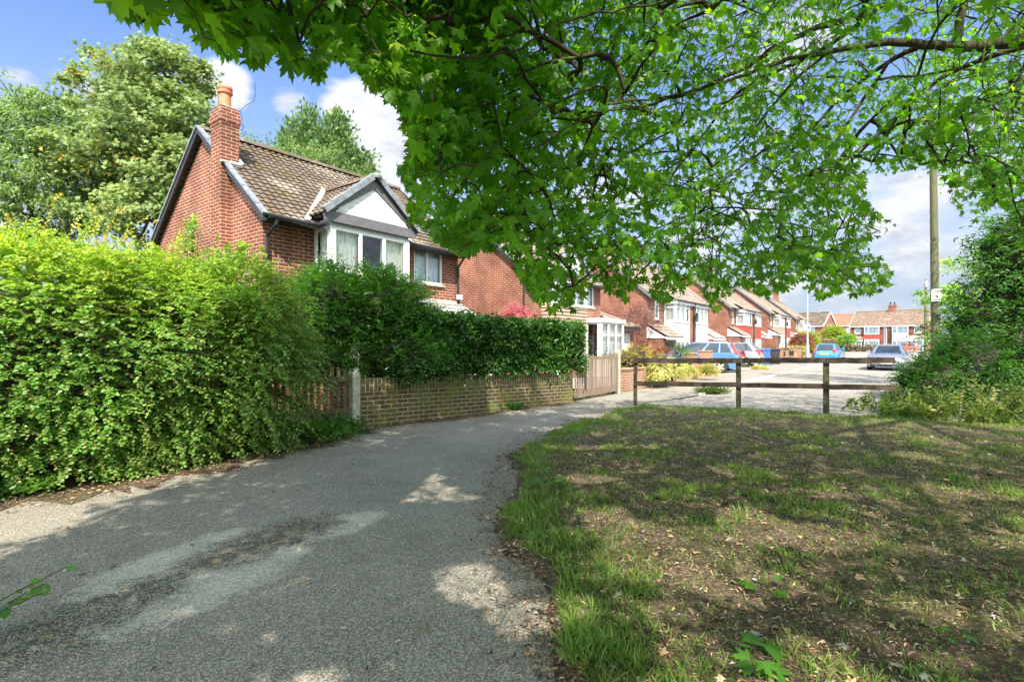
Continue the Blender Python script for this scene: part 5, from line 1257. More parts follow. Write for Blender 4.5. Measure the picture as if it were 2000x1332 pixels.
shoots(g, P-nn*.08, D, rng.uniform(.12, .26, N), 5, LEAF_N, .105, .5, .9, np.clip(rng.random(N)*.7+.35*endm+.15*topm, 0, 1), .3)  # leaves of the right end coloured paler, as if sunlit
q = lambda a, w_, z_: tuple(np.array(WD)*a-np.array(WN)*w_+np.array((0, 0, z_)))
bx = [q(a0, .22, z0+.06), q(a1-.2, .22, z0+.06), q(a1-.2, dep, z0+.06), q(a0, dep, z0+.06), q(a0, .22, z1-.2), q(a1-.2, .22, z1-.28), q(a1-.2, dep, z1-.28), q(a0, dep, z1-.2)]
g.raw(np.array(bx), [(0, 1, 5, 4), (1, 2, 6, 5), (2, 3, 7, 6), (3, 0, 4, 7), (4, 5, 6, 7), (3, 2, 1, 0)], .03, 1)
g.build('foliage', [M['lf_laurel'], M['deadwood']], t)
s = Geo(); k = 40; b = rng.uniform(a0+.2, a1-.5, k)[:, None]*wd-rng.uniform(.3, .8, k)[:, None]*wn; tpz = b+rng.normal(0, .2, (k, 3)); tpz[:, 2] = 1.5; s.segs(b, tpz, np.full(k, .022), np.full(k, .008)); s.build('stem', M['twig'], t)
# ------------------------------------------------------------------ garden shrubs beyond
def ep(px, py, D, rx, rz, ry=None): return (at(px, py, D), (rx, ry or rx, rz))
bush('acer_shrub', 'feathery pink acer showing above the laurel hedge', 'shrub', [ep(1010, 615, 15.5, .62, .42), ep(1035, 632, 15.4, .5, .4)], 420, M['lf_pink'], LEAF_N, .075, .35, 8, .9, cor=False, lo=.3)
bush('copper_shrub', 'sparse coppery purple shrub before the white garage door', 'shrub', [ep(1258, 640, 20.5, .85, 1.05), ep(1236, 620, 20.3, .6, .5)], 620, M['lf_copper'], LEAF_N, .06, .4, 8, .4, cor=False, lo=.35, twig='twig_red')
bush('golden_shrub', 'bright golden yellow shrub between the gate post and barrier post', 'shrub', [ep(1240, 700, 16.2, .62, .50), ep(1222, 705, 15.6, .35, .35), ep(1285, 712, 16.6, .55, .4)], 620, M['lf_yellow'], LEAF, .05, .25, 7, .5, lo=.5)
bush('flowering_shrub', 'small plant with red flowers beside the golden shrub', 'shrub', [ep(1292, 690, 17.4, .42, .25)], 160, M['lf_red'], LEAF, .05, .2, 6, .4, cor=False)
bush('flowering_shrub', 'little shrub with pink tips before the porch of the white pair', 'shrub', [ep(1330, 690, 18.6, .35, .35)], 150, M['lf_nettle'], LEAF, .05, .2, 6, .3, cor=False)
bush('trailing_shrub', 'yellow variegated shrub trailing over the low front wall', 'shrub', [ep(1288, 724, 15.9, .42, .42), ep(1315, 722, 16.5, .48, .42), ep(1338, 720, 17.1, .38, .36)], 1500, M['lf_vary'], LEAF, .05, .22, 7, 1.0, lo=.75)
bush('weed_clump', 'yellowing grass weeds at the foot of the pierced brick wall', 'weeds', [ep(1383, 731, 19.0, .5, .32, .3)], 260, M['lf_vary'], LEAF_N, .10, .3, 5, .2, cor=False, stems=False, lo=.3, upw=1.2)
bush('weed_clump', 'grassy weeds growing on the kerb end behind the barrier', 'weeds', [ep(1392, 766, 14.3, .55, .10, .3)], 200, M['lf_nettle'], LEAF_N, .09, .2, 5, .2, cor=False, stems=False, lo=.2, upw=1.0)
bush('weed_clump', 'small weeds by the driveway edge near the grey hatchback', 'weeds', [ep(1486, 722, 26.5, .7, .2, .4)], 160, M['lf_vary'], LEAF_N, .10, .25, 5, .2, cor=False, stems=False, lo=.2, upw=1.0)
bush('red_shrub', 'rusty red shrub left of the lime shrub on the front wall', 'shrub', [ep(1566, 668, 44, 1.0, .75), ep(1556, 676, 44, .7, .6)], 700, M['lf_red'], LEAF, .11, .35, 6, .5)
bush('lime_shrub', 'lime yellow shrub right behind the street lamp', 'shrub', [ep(1584, 672, 45.5, .8, 1.15), ep(1572, 662, 45.5, .75, .6)], 800, M['lf_lime'], LEAF, .11, .35, 6, .5)
bush('straw_shrub', 'pale straw coloured low shrub over the railings', 'shrub', [ep(1556, 686, 41, .9, .5)], 360, M['lf_vary'], LEAF_N, .10, .3, 6, .6)
bush('lime_bush', 'bright lime green round bush before the pinkish roofed house', 'bush', [ep(1628, 652, 88, 1.9, 1.5), ep(1640, 658, 88, 1.6, 1.1)], 800, M['lf_lime'], LEAF, .22, .5, 6, .4)
bush('small_tree', 'small rounded yellow-green tree left of the far brown hedge', 'tree', [ep(1655, 663, 74, 1.3, .75), ep(1648, 668, 74, .9, .6)], 600, M['lf_hedge'], LEAF, .16, .4, 6, .4)
bush('brown_hedge', 'dry brownish hedge behind the bright blue hatchback', 'hedge', [ep(1608+i*9, 672, 84, 1.1, .85) for i in range(6)], 900, M['lf_tan'], LEAF, .16, .35, 6, .4)
bush('brown_hedge', 'long clipped brownish hedge in front of the red bayed house', 'hedge', [(V3((60.8+i*1.05, 92.5-i*.9, .5)), (.95, .8, .75)) for i in range(6)], 1000, M['lf_tan'], LEAF, .16, .35, 6, .4)
bush('green_hedge', 'green hedge running before the house at the street bend', 'hedge', [(V3((50+i*1.6, 92-i*1.0, .9)), (1.4, 1.0, 1.0)) for i in range(5)], 700, M['lf_bush'], LEAF, .2, .4, 6, .4)
# ------------------------------------------------------------------ right-hand thicket
bush('elder_thicket', 'tall dark elder thicket filling the right edge', 'bush', [((10.9, 11.0, 1.5), (1.75, 1.2, 1.6)), ((11.6, 10.7, 2.75), (1.45, 1.1, 1.45)), ((10.9, 10.7, 3.3), (1.15, 1.0, 1.15)), ((12.9, 10.5, 3.0), (1.6, 1.2, 1.9)), ((12.6, 10.2, 1.4), (1.8, 1.1, 1.4)), ((14.5, 10.8, 2.2), (1.8, 1.2, 2.2))],
     7200, M['lf_bush'], LEAF_N, .10, .45, 9, .7, lo=.66, upw=.3)
bush('low_shrub', 'low dark feathery shrub where the barrier rails end', 'shrub', [((8.3, 10.2, .60), (.75, .55, .62)), ((9.2, 10.3, .85), (.9, .6, .85))], 1500, M['lf_bush'], LEAF_N, .075, .36, 9, .5, lo=.55)
# nettles and bramble: separate stems rising from the ground
t = thing('nettle_patch', 'pale sunlit nettles and bindweed along the right edge of the grass', 'weeds', V3((9.3, 8.8, 0))); g = Geo(); off = np.array((9.3, 8.8, 0)); N = 620
bx_, by_ = rng.uniform(6.9, 12.6, N), np.zeros(N); lowy = np.interp(bx_, [6.9, 8, 9.5, 12.6], [9.35, 8.75, 8.35, 8.0]); by_ = lowy+rng.random(N)**1.2*1.5
hh = np.interp(bx_, [6.9, 7.6, 9, 12.6], [.28, .55, .80, .95])*rng.uniform(.6, 1.15, N)*np.clip(.55+(by_-lowy)*.9, 0, 1.1)
P = np.stack([bx_, by_, np.full(N, .02)], 1)-off; D = rng.normal(0, .28, (N, 3)); D[:, 2] = 1; D[:, 1] -= .25
shoots(g, P, D, hh*1.1, 16, LEAF, .085, .35, 1.0, np.clip(rng.random(N), 0, 1), .35, 0, 1, .0045, tipgrow=.15)
g.build('foliage', [M['lf_nettle'], M['twig']], t)
g = Geo(); k = 26; b = np.stack([rng.uniform(7.5, 12, k), rng.uniform(8.2, 9.2, k), np.full(k, .03)], 1)-off; e = b+np.stack([rng.uniform(-.7, .3, k), rng.uniform(-.2, .3, k), rng.uniform(.4, .9, k)], 1); g.segs(b, e, np.full(k, .004), np.full(k, .0025)); g.build('dry_stalk', M['picket'], t)

# ------------------------------------------------------------------ trees behind
def bg_tree(name, label, base, clumps, nl, leafm, tmpl, size, trunk_r, group=None, droopy=False, con=False):
    t = thing(name, label, 'tree', base, 0, group); off = np.array(base); g = Geo(); br = Geo()
    cs = [(np.array(c)-off, np.array(r)) for c, r in clumps]; vol = np.array([np.prod(r)**(2/3.) for _, r in cs])
    top = max(c[2]+r[2]*.5 for c, r in cs); tp = []
    zs = np.linspace(0, top*.8, 9); trunk = np.stack([.15*np.sin(zs*.7), .15*np.cos(zs*.9)-.15, zs], 1)
    br.segs(trunk[:-1], trunk[1:], trunk_r*(1-np.arange(8)/8.5), trunk_r*(1-np.arange(1, 9)/8.5), 8)
    for (c, r), v_ in zip(cs, vol):
        n = int(nl*v_/vol.sum()); k = max(5, int(n/(34 if con else 105))); d = rvec(k); rad = rng.uniform(.3 if con else .45, 1.05, (k, 1))**.6; ou = rng.random(k) < (0 if con else .30); rad[ou] = rng.uniform(1.0, 1.30, (ou.sum(), 1)); d[ou, 2] = np.abs(d[ou, 2])*.9-.1; cc = c+d*r*rad
        a = np.array([0.15*math.sin(c[2]), 0, 0])+np.array([0, 0, max(.8, c[2]-r[2]*.9)*.8]); a[:2] = np.interp(min(a[2], top*.8), zs, trunk[:, 0]), np.interp(min(a[2], top*.8), zs, trunk[:, 1]); a[2] = min(a[2], top*.8)
        m_ = (a+c)/2+rng.normal(0, .3, 3); br.segs([a, m_], [m_, c], [trunk_r*.34, trunk_r*.22], [trunk_r*.22, trunk_r*.12], 6)
        kk = min(k, 14); br.segs(np.repeat(c[None], kk, 0), cc[:kk], np.full(kk, trunk_r*.10), np.full(kk, trunk_r*.03), 4)
        per = max(4, n//k)
        for j in range(1):
            ci = np.repeat(np.arange(k), per); cr = (rng.uniform(.28, .55, k) if con else rng.uniform(.34, .66, k)*np.where(ou, .62, 1))[ci][:, None]
            q = rng.normal(0, 1, (len(ci), 3))*np.array([1, 1, .62 if con else .48])*cr*.62
            p = cc[ci]+q; nh = nrmz(p-c)*.6+np.array([0, -.35, .75])+rng.normal(0, .45, p.shape)
            ld = nrmz(p-c)*.7+rng.normal(0, .6, p.shape); ld[:, 2] -= .5 if droopy else .25
            if con: ld = nrmz(p-c)*.8+np.array([0, 0, .7])+rng.normal(0, .3, p.shape)
            rr = np.clip(np.repeat(rng.random(k), per)*.55+rng.random(len(ci))*.5, 0, 1)
            g.add(tmpl, p, frames(ld, nh), size*rng.uniform(.6, 1.2, len(p)), rr)
    br.build('trunk', M['bark2'], t); g.build('crown', leafm, t); return t
def cl(px, py, D, rx, rz, ry=None): return (at(px, py, D), (rx, ry or rx, rz))
D1 = 19.5
bg_tree('sycamore_tree', 'big sycamore with yellowing leaves directly behind the chimney', V3((-14.2, 21, 0)),
        [cl(310, 180, 20, 1.9, 1.7), cl(245, 150, 21, 1.0, 1.1), cl(375, 165, 20, 1.0, .9), cl(330, 130, 20.5, .9, .8), cl(290, 250, 19, 2.0, 1.5), cl(370, 260, 19.5, 1.3, 1.4), cl(240, 300, 18.5, 1.7, 1.4), cl(320, 340, 18.5, 1.7, 1.4),
         cl(200, 380, 18.5, 1.6, 1.3), cl(290, 430, 18, 1.5, 1.0), cl(380, 330, 20.5, 1.1, 1.6), cl(250, 225, 21.5, 2.0, 1.8), cl(300, 320, 21.5, 2.2, 2.0)], 46000, M['lf_bg'], MAPLE_LO, .125, .34)
bg_tree('cherry_tree', 'drooping cherry tree with upright leaders at the far left', V3((-19.5, 21, 0)),
        [cl(60, 260, 19, 1.9, 1.2), cl(130, 270, 19, 1.5, 1.0), cl(20, 185, 19.5, .45, .9), cl(92, 190, 19.5, .40, 1.2), cl(62, 205, 19.5, .4, .9), cl(105, 240, 19.3, .8, .9), cl(30, 330, 18.5, 1.8, 1.0), cl(120, 350, 18.5, 1.7, .9),
         cl(60, 420, 18.5, 1.9, .8), cl(160, 330, 19, 1.3, 1.0), cl(150, 425, 19.5, 1.5, .8), cl(-60, 300, 19.5, 2.2, 2.4), cl(-170, 330, 20, 2.4, 2.6)], 40000, M['lf_bg2'], LEAF_N, .17, .28, droopy=True)
def con_cl(px, py, D, h, r): return [cl(px, py+j*h/6*1000/D, D, r*(.22+.78*j/6), h/7) for j in range(7)]
bg_tree('conifer_tree', 'bushy green conifer with several peaks behind the roof ridge', V3((-9.4, 27, 0)),
        con_cl(600, 235, 26, 4.4, 1.2)+con_cl(660, 240, 26.5, 4.6, 1.2)+con_cl(565, 265, 26.5, 4, 1.0)+con_cl(708, 300, 27, 3.2, 1.0)+con_cl(632, 262, 25.6, 4, 1.1), 30000, M['lf_con'], QUADLEAF, .26, .25, con=True)
bg_tree('ash_tree', 'lighter leafy tree low behind the roof between chimney and conifer', V3((-11.2, 24.5, 0)),
        [cl(520, 285, 24, 1.0, .5), cl(570, 300, 24, .9, .5), cl(640, 322, 24, 1.0, .5), cl(700, 345, 24, .8, .45), cl(600, 330, 24.5, 1.4, .8)], 4200, M['lf_bg2'], LEAF_N, .15, .16)
bg_tree('lime_tree', 'pale yellow-green tree beyond the right thicket behind the pole', V3((26, 27, 0)),
        [cl(1850, 600, 27, 1.2, 1.2), cl(1880, 560, 27, 1.6, 1.6), cl(1930, 560, 27, 2.0, 2.2), cl(1860, 640, 27, 1.4, 1.0), cl(2020, 520, 27, 2.4, 2.8)], 9000, M['lf_hedge'], LEAF, .16, .2)
bg_tree('maple_tree', 'second maple with yellowish leaves beyond the pole at upper right', V3((17.5, 13.0, 0)),
        [cl(1890, 205, 14, 1.3, .7), cl(1960, 230, 13.5, 1.3, .8), cl(1920, 300, 14, 1.0, .55), cl(1985, 330, 13.5, 1.0, .6), cl(1850, 240, 14.5, .8, .5), cl(2080, 250, 13, 1.6, 1.4), cl(2150, 100, 13, 2, 1.6), cl(1980, 120, 14, 1.3, .8), cl(1870, 130, 14.5, 1.0, .6)], 5600, M['lf_maple'], MAPLE_LO, .085, .26)

# ------------------------------------------------------------------ the big maple overhead
t = thing('maple_tree', 'large spreading maple whose leafy boughs overhang the path and barrier', 'tree', V3((8.2, 4.6, 0))); off = np.array((8.2, 4.6, 0.0))
LOW = [(190, -40), (200, 8), (255, 62), (330, 40), (440, 118), (500, 140), (545, 98), (570, 150), (640, 165), (640, 120), (690, 125), (725, 185), (760, 190), (785, 235), (805, 300), (770, 330), (800, 395), (790, 430), (815, 455), (900, 505), (990, 490),
       (1010, 545), (1055, 600), (1090, 622), (1130, 610), (1165, 552), (1215, 600), (1250, 560), (1300, 605), (1360, 555), (1395, 625), (1440, 560), (1500, 590), (1560, 560), (1600, 590), (1650, 575), (1700, 580), (1745, 560), (1740, 515), (1690, 480),
       (1755, 445), (1700, 400), (1690, 350), (1745, 345), (1800, 325), (1840, 345), (1850, 395), (1875, 425), (1910, 440), (1940, 405), (1985, 440), (2010, 620), (2300, 640), (2300, -2500), (190, -2500)]
limbs = [  # screen point and depth of each limb's course, with radii
    ([(2330, 200, 5.6), (2120, 60, 5.8), (2000, 78, 5.8), (1960, 88, 5.8), (1900, 92, 5.7), (1850, 93, 5.6), (1800, 88, 5.5), (1730, 78, 5.3), (1640, 100, 5.0), (1560, 108, 4.8), (1480, 138, 4.6), (1400, 165, 4.4), (1300, 195, 4.1), (1180, 205, 3.8)], .13, .008),
    ([(2120, 60, 5.8), (1990, 95, 6.2), (1920, 112, 6.5), (1850, 138, 6.8), (1800, 170, 7.0), (1760, 225, 7.2), (1700, 275, 7.4), (1650, 330, 7.5), (1600, 375, 7.5), (1530, 398, 7.4)], .05, .012),
    ([(1780, 92, 5.6), (1700, 145, 5.7), (1640, 185, 5.9), (1600, 235, 6.1), (1550, 290, 6.2), (1500, 350, 6.3), (1450, 400, 6.3), (1400, 470, 6.2)], .032, .008),
    ([(1900, -90, 5.4), (1760, -20, 5.3), (1690, 40, 5.2), (1600, 105, 5.1), (1530, 140, 5.0), (1470, 140, 4.9), (1440, 175, 4.9), (1400, 225, 5.0), (1350, 300, 5.0), (1310, 350, 5.0), (1250, 420, 4.8)], .045, .010),
    ([(1700, 30, 5.2), (1600, 50, 5.0), (1520, 90, 4.7), (1440, 140, 4.5), (1300, 205, 4.2), (1200, 215, 3.9), (1130, 225, 3.6), (1050, 290, 3.3)], .035, .008),
    ([(1750, -150, 4.6), (1500, -60, 4.2), (1300, 10, 3.8), (1160, 20, 3.4), (1060, 55, 3.1), (1000, 120, 2.9), (900, 130, 2.6), (800, 100, 2.4)], .022, .006),
    ([(1740, 110, 5.6), (1600, 330, 5.6), (1560, 420, 5.2), (1420, 400, 4.9), (1340, 420, 4.6), (1200, 480, 4.2), (1120, 560, 4.0)], .022, .006),
    ([(1300, -200, 3.4), (1000, -80, 2.9), (800, -20, 2.6), (620, 0, 2.3), (480, 5, 1.9), (330, -20, 1.7)], .013, .004),
    ([(1640, 240, 6.0), (1560, 262, 6.0), (1480, 300, 5.9), (1400, 360, 5.7), (1330, 420, 5.4), (1230, 500, 5.0)], .018, .005),
    ([(1740, 250, 7.2), (1660, 300, 7.2), (1600, 370, 7.0), (1560, 440, 6.8), (1510, 520, 6.4)], .02, .005),
    ([(1470, 180, 4.9), (1400, 200, 4.8), (1300, 270, 4.6), (1210, 300, 4.3), (1130, 380, 4.0), (1060, 450, 3.8)], .018, .005),
    ([(1600, 110, 5.0), (1520, 190, 5.2), (1450, 280, 5.4), (1400, 330, 5.5), (1300, 380, 5.4), (1200, 400, 5.2)], .018, .005),
    ([(1200, 150, 3.6), (1110, 190, 3.4), (1020, 220, 3.2), (960, 280, 3.0), (900, 360, 2.9)], .013, .004)]
nodes, nrad = [], []; lb = []
trunk = np.array([(8.2, 4.6, -.2), (8.15, 4.6, 1.2), (8.0, 4.7, 2.6), (7.7, 4.9, 3.7), (7.2, 4.8, 4.8), (6.6, 4.2, 6.2), (6.0, 3.2, 7.6)]) - off
tm = MB(); tm.tube([V3(p) for p in trunk], [.34, .29, .26, .23, .19, .13, .07], 14)
for pts, ra, rb_ in limbs:
    P = np.array([np.array(at(*p)) for p in pts])-off
    dd = np.concatenate([[0], np.cumsum(np.linalg.norm(np.diff(P, axis=0), axis=1))]); s_ = np.linspace(0, dd[-1], max(8, int(dd[-1]/.14)))
    Q = np.stack([np.interp(s_, dd, P[:, i]) for i in range(3)], 1)
    for _ in range(3): Q[1:-1] = (Q[:-2]+Q[1:-1]*2+Q[2:])/4
    j = np.argmin(np.linalg.norm(trunk[:, None]-Q[None, :1], axis=2).min(1)); 
    start = Q[0] if not nodes else None
    if lb:
        alln = np.concatenate([trunk]+lb); dn = np.linalg.norm(alln-Q[0], axis=1); jn = alln[dn.argmin()]
    else: jn = trunk[3]
    if np.linalg.norm(jn-Q[0]) > .05:
        nn_ = max(3, int(np.linalg.norm(jn-Q[0])/.12)); Q = np.concatenate([jn+(Q[0]-jn)*(np.arange(nn_)/nn_)[:, None], Q])
    for _ in range(5): Q[1:-1] = (Q[:-2]+Q[1:-1]*2+Q[2:])/4
    Q[2:-1] += rng.normal(0, .006, Q[2:-1].shape); fr_ = np.linspace(0, 1, len(Q)); r_ = rb_+(ra-rb_)*(1-fr_)**1.7
    tm.tube([V3(p) for p in Q], list(r_), 9); lb.append(Q)
up_l = [((7.0, 4.6, 4.9), (5.2, 2.6, 6.0), (3.0, 1.0, 6.0), (.8, -.2, 5.6), (-1.2, -.8, 5.0)), ((6.6, 4.2, 6.2), (5.2, 1.4, 6.6), (3.4, -1.6, 6.0), (1.4, -3.2, 5.0)), ((7.2, 4.8, 4.8), (6.4, 2.4, 5.2), (5.6, 0, 5.0), (4.6, -2.6, 4.4)), ((6.0, 3.2, 7.4), (4.4, 4.0, 8.0), (2.8, 4.2, 7.8), (1.0, 3.4, 7.0))]
for pts in up_l:
    P = np.array(pts)-off; s_ = np.linspace(0, len(P)-1, 34); Q = np.stack([np.interp(s_, np.arange(len(P)), P[:, i]) for i in range(3)], 1)
    for _ in range(6): Q[1:-1] = (Q[:-2]+Q[1:-1]*2+Q[2:])/4
    tm.tube([V3(p) for p in Q], list(np.linspace(.09, .015, len(Q))), 8); lb.append(Q)
tr = tm.build('trunk', M['bark'], t, smooth=True)
NODES = np.concatenate(lb)
# twig bases: (a) boughs in view inside the outline of the crown, (b) boughs over and behind the viewer that shade the ground
def proj(p): D = np.maximum(p[:, 1], .05); return 1000+p[:, 0]/D*1000, 671-(p[:, 2]-EYE)/D*1000
def ok(p, strict=True):
    px, py = proj(p); front = p[:, 1] > .15; infr = front & (px > -60) & (px < 2060) & (py > -60) & (py < 1400)
    return ~infr | in_poly(px, py, LOW)
n = 7600; px = rng.uniform(170, 2150, n); py = rng.uniform(-420, 625, n)
f1 = np.clip((px-200)/900, 0, 1); f2 = np.clip((px-650)/900, 0, 1)
dmin = 1.40+2.35*f1; rngd = .7+4.4*f2
# lower fringe hangs nearer; upper right goes deeper
Dd = dmin+rngd*rng.random(n)**1.15; keep = in_poly(px, py-18, LOW) & in_poly(px+12, py, LOW) & (Dd*(.9*(671-py)/1000)+Dd+.9*EYE < 15.5)
dens = np.where(px < 700, .36, np.where(px < 1150, .85, .97))*np.where(py < -60, .4, 1)
keep &= ~((px > 1640) & (py > 30) & (py < 150) & (Dd < 5.9) & (rng.random(n) < .85))
# soft thinning where the photograph shows sky through the leaves
dens *= np.where((px > 1150) & (px < 1800) & (py > 60) & (py < 470), .62+.38*vnoise(px, py, 1/90., 21), 1)
keep &= rng.random(n) < dens
A = np.stack([(px-1000)/1000*Dd, Dd, EYE+(671-py)/1000*Dd], 1)[keep]
m_ = 11500; B = np.stack([np.where(rng.random(m_) < .42, rng.uniform(-3.4, .3, m_), rng.uniform(-1, 9.5, m_)), rng.uniform(-5.5, 6.8, m_), 3.3+5*rng.random(m_)**1.3], 1); B = B[np.linalg.norm(B-np.array((0, 0, EYE)), axis=1) > 2.0]; B = B[(B[:, 1] < .4) | (B[:, 2]-EYE > .80*B[:, 1])]
gapn = vnoise(B[:, 0], B[:, 1]-.0+B[:, 2]*.9, .75, 31); B = B[(gapn > np.where(B[:, 0] > .3, .20, .0)) & (B[:, 0] > -3.5+1.1*vnoise(B[:, 1]+B[:, 2]*.9, B[:, 1]*0, .8, 5)) & (B[:, 1]+.9*B[:, 2] < 13.5)]
TMPC = lambda P: ~((P[:, 0] > .9) & (P[:, 0] < 3.9) & (P[:, 1]+.9*(P[:, 2]-1.4) > 11.4) & (P[:, 1]+.9*(P[:, 2]-1.4) < 14.5)); SUNNY = lambda P: ~((P[:, 0] > 6.6) & (P[:, 0] < 12.5) & (P[:, 1]+.9*(P[:, 2]-.5) > 7.9) & (P[:, 1]+.9*(P[:, 2]-.5) < 10.3) & (rng.random(len(P)) < .8)); A = A[TMPC(A)]; B = B[TMPC(B)]; A = A[SUNNY(A)]; B = B[SUNNY(B)]
B = B[ok(B)]
TW = np.concatenate([A, B])-off
# connect every twig base to the growing skeleton
dl = np.array([np.linalg.norm(NODES-p, axis=1).min() for p in TW]); order = np.argsort(dl); TW = TW[order]
allp = np.zeros((len(NODES)+len(TW), 3)); allp[:len(NODES)] = NODES; cnt = len(NODES); par = np.full(len(allp), -1); trunk_top = trunk[3]
dtr = np.zeros(len(allp)); dtr[:cnt] = np.linalg.norm(NODES-trunk_top, axis=1)
for p in TW:
    d = np.linalg.norm(allp[:cnt]-p, axis=1)+.25*np.maximum(0, dtr[:cnt]-np.linalg.norm(p-trunk_top)+.1); j = int(d.argmin())
    allp[cnt] = p; par[cnt] = j; dtr[cnt] = np.linalg.norm(p-trunk_top); cnt += 1
desc = np.ones(len(allp))
for i in range(len(allp)-1, len(NODES)-1, -1):
    if par[i] >= 0: desc[par[i]] += desc[i]
ii = np.arange(len(NODES), len(allp)); pa_, pb_ = allp[par[ii]], allp[ii]; rr = np.minimum(.0021*desc[ii]**.48, np.where((pb_[:, 1]+off[1] > .2) & (pb_[:, 1]+off[1] < 3.2), .007, .02))
br = Geo(); mid = (pa_+pb_)/2+rng.normal(0, .03, pa_.shape)*np.linalg.norm(pb_-pa_, axis=1, keepdims=True).clip(0, 1); mid[:, 2] += .03
def seg_ok(a, b):
    r_ = np.ones(len(a), bool)
    for f in (0, .25, .5, .75, 1):
        p = a+(b-a)*f+off; r_ &= ok(p) & (np.linalg.norm(p-np.array((0, 0, EYE)), axis=1) > 1.3)
    return r_
base_ok = seg_ok(pa_, pb_)
k1 = base_ok; br.segs(pa_[k1], mid[k1], rr[k1]*1.1, rr[k1], 5); br.segs(mid[k1], pb_[k1], rr[k1], rr[k1]*.9, 5)
# leaves: twigs running on outward from each base, leaves in pairs on petioles
g = Geo(); od = nrmz(pb_-pa_); K = 11
tdir = nrmz(od*.8+rng.normal(0, .45, od.shape)+np.array([0, -.05, -.22])); tl = rng.uniform(.30, .62, len(ii))
s = (np.arange(K)+.4)/K; P = pb_[:, None]+tdir[:, None]*(tl[:, None]*s)[..., None]; P[..., 2] -= .22*tl[:, None]*s[None]**2
a = pb_; b = pb_+tdir*tl[:, None]*.5; c = pb_+tdir*tl[:, None]*.95; b[:, 2] -= .05*tl; c[:, 2] -= .2*tl; k1 = base_ok & seg_ok(a, c); br.segs(a[k1], b[k1], rr[k1]*.8, rr[k1]*.6, 4); br.segs(b[k1], c[k1], rr[k1]*.6, rr[k1]*.35, 4)
br.build('branch', M['bark'], t)
side = nrmz(np.cross(tdir, np.array([0, 0, 1.]))+1e-4)[:, None]*np.where(np.arange(K) % 2, 1., -1.)[None, :, None]
pet = nrmz(side*.9+tdir[:, None]*.5+rng.normal(0, .4, P.shape)+np.array([0, 0, -.05])); pl_ = rng.uniform(.04, .11, P.shape[:2])[..., None]
Q = P+pet*pl_; ld = pet*.8+rng.normal(0, .35, P.shape); ld[..., 2] -= .85; nh = np.array([0, -.55, .75])+rng.normal(0, .42, P.shape)
fpx = np.clip((proj(pb_+off)[0]-800)/700, 0, 1)*(pb_[:, 1]+off[1] > 1)
sz = rng.uniform(.045, .098, P.shape[:2])*(1-.30*fpx[:, None])*np.repeat(rng.uniform(.85, 1.1, len(ii))[:, None], K, 1)
Qf, Pf = Q.reshape(-1, 3), P.reshape(-1, 3); tipf = Qf+nrmz(ld.reshape(-1, 3))*sz.reshape(-1, 1)*.8
good = ok(Qf+off) & ok(tipf+off) & (Qf[:, 2] > .9); inv_ = lambda p: (p[:, 1] > .6) & (proj(p)[1] > -80)
near_cam = np.linalg.norm(Qf+off-np.array((0, 0, EYE)), axis=1) < 1.25; good &= ~near_cam; good &= np.repeat(base_ok, K)
hy = Qf[:, 1]+off[1]+.9*(Qf[:, 2]+off[2]); hx = Qf[:, 0]+off[0]; hole = (vnoise(hx, hy, 1.9, 41) > np.where(hx > .15, .72, .66)) & (hx > -.85); good &= ~hole | (proj(Qf+off)[0] < 1100) & inv_(Qf+off)
rl = np.clip(np.repeat(rng.random(len(ii)), K)*.55+rng.random(len(Qf))*.45, 0, 1)
F = frames(ld.reshape(-1, 3), nh.reshape(-1, 3))
inview = (Qf+off)[:, 1] > .6
vr = rng.integers(0, 5, len(Qf))
for mask, tm_ in [(good & inview & (vr == i), MAPLES[i]) for i in range(5)]+[(good & ~inview, MAPLE_LO)]: g.add(tm_, Qf[mask], F[mask], sz.reshape(-1)[mask], rl[mask])
g.segs(Pf[good & inview], Qf[good & inview], np.full((good & inview).sum(), .0016), np.full((good & inview).sum(), .0012), 3)
g.build('crown', M['lf_maple'], t)
print('maple leaves', good.sum(), 'twigs', len(ii))
# the few large leaves hanging close to the lens at upper left
t2 = None

# ------------------------------------------------------------------ grass, litter, weeds
def scatter_verge(n, x0, x1, y0, y1):
    x, y = rng.uniform(x0, x1, n), rng.uniform(y0, y1, n); h, d = verge_h(x, y); return x, y, h, d
g = Geo(); n = 520000
y = 1.3+10.2*rng.random(n)**1.35; x = rng.uniform(-.4, 1, n)*0+(-.35+(np.minimum(1.15*y+1.2, 12.6)+.35)*rng.random(n))
h, d = verge_h(x, y); de = poly_dist(x, y, EDGE); df = poly_dist(x, y, FENCE)
tuft = vnoise(x, y, 3.2, 6)*.6+vnoise(x, y, 9, 7)*.4; patch = vnoise(x, y, .8, 9)
pr = np.clip(1.15-de*1.9, 0, 1)*.85*np.where(y < 6.5, 1, .8)+np.clip(.95-df*.75, 0, .95)+.24+.30*np.clip((tuft-.50)*4.5, 0, 1)+.40*np.clip((patch-.5)*4, 0, 1)*np.clip((tuft-.4)*3, 0, 1)
pr = np.where(d > .03+.16*vnoise(x, y, 4, 15), pr, 0)*np.clip((y+1.0)/5.0, .30, 1); kp = rng.random(n) < pr*.46
x, y, h, de, df, tuft = x[kp], y[kp], h[kp], de[kp], df[kp], tuft[kp]; n = len(x)
edge = np.clip(1.1-de*1.6, 0, 1); ht = (.032+.045*edge+.05*np.clip((tuft-.55)*4, 0, 1)+.035*np.clip(.8-df, 0, 1))*rng.uniform(.5, 1.35, n)
ld = rng.normal(0, .62, (n, 3)); ld[:, 2] = 1.0; ld[:, 0] -= .25*edge
nh = rvec(n)*1.0; nh[:, 2] = -.2
sc = np.stack([np.clip(.0062*rng.uniform(.6, 1.4, n)*(1+.10*y), 0, .013), ht, ht], 1)
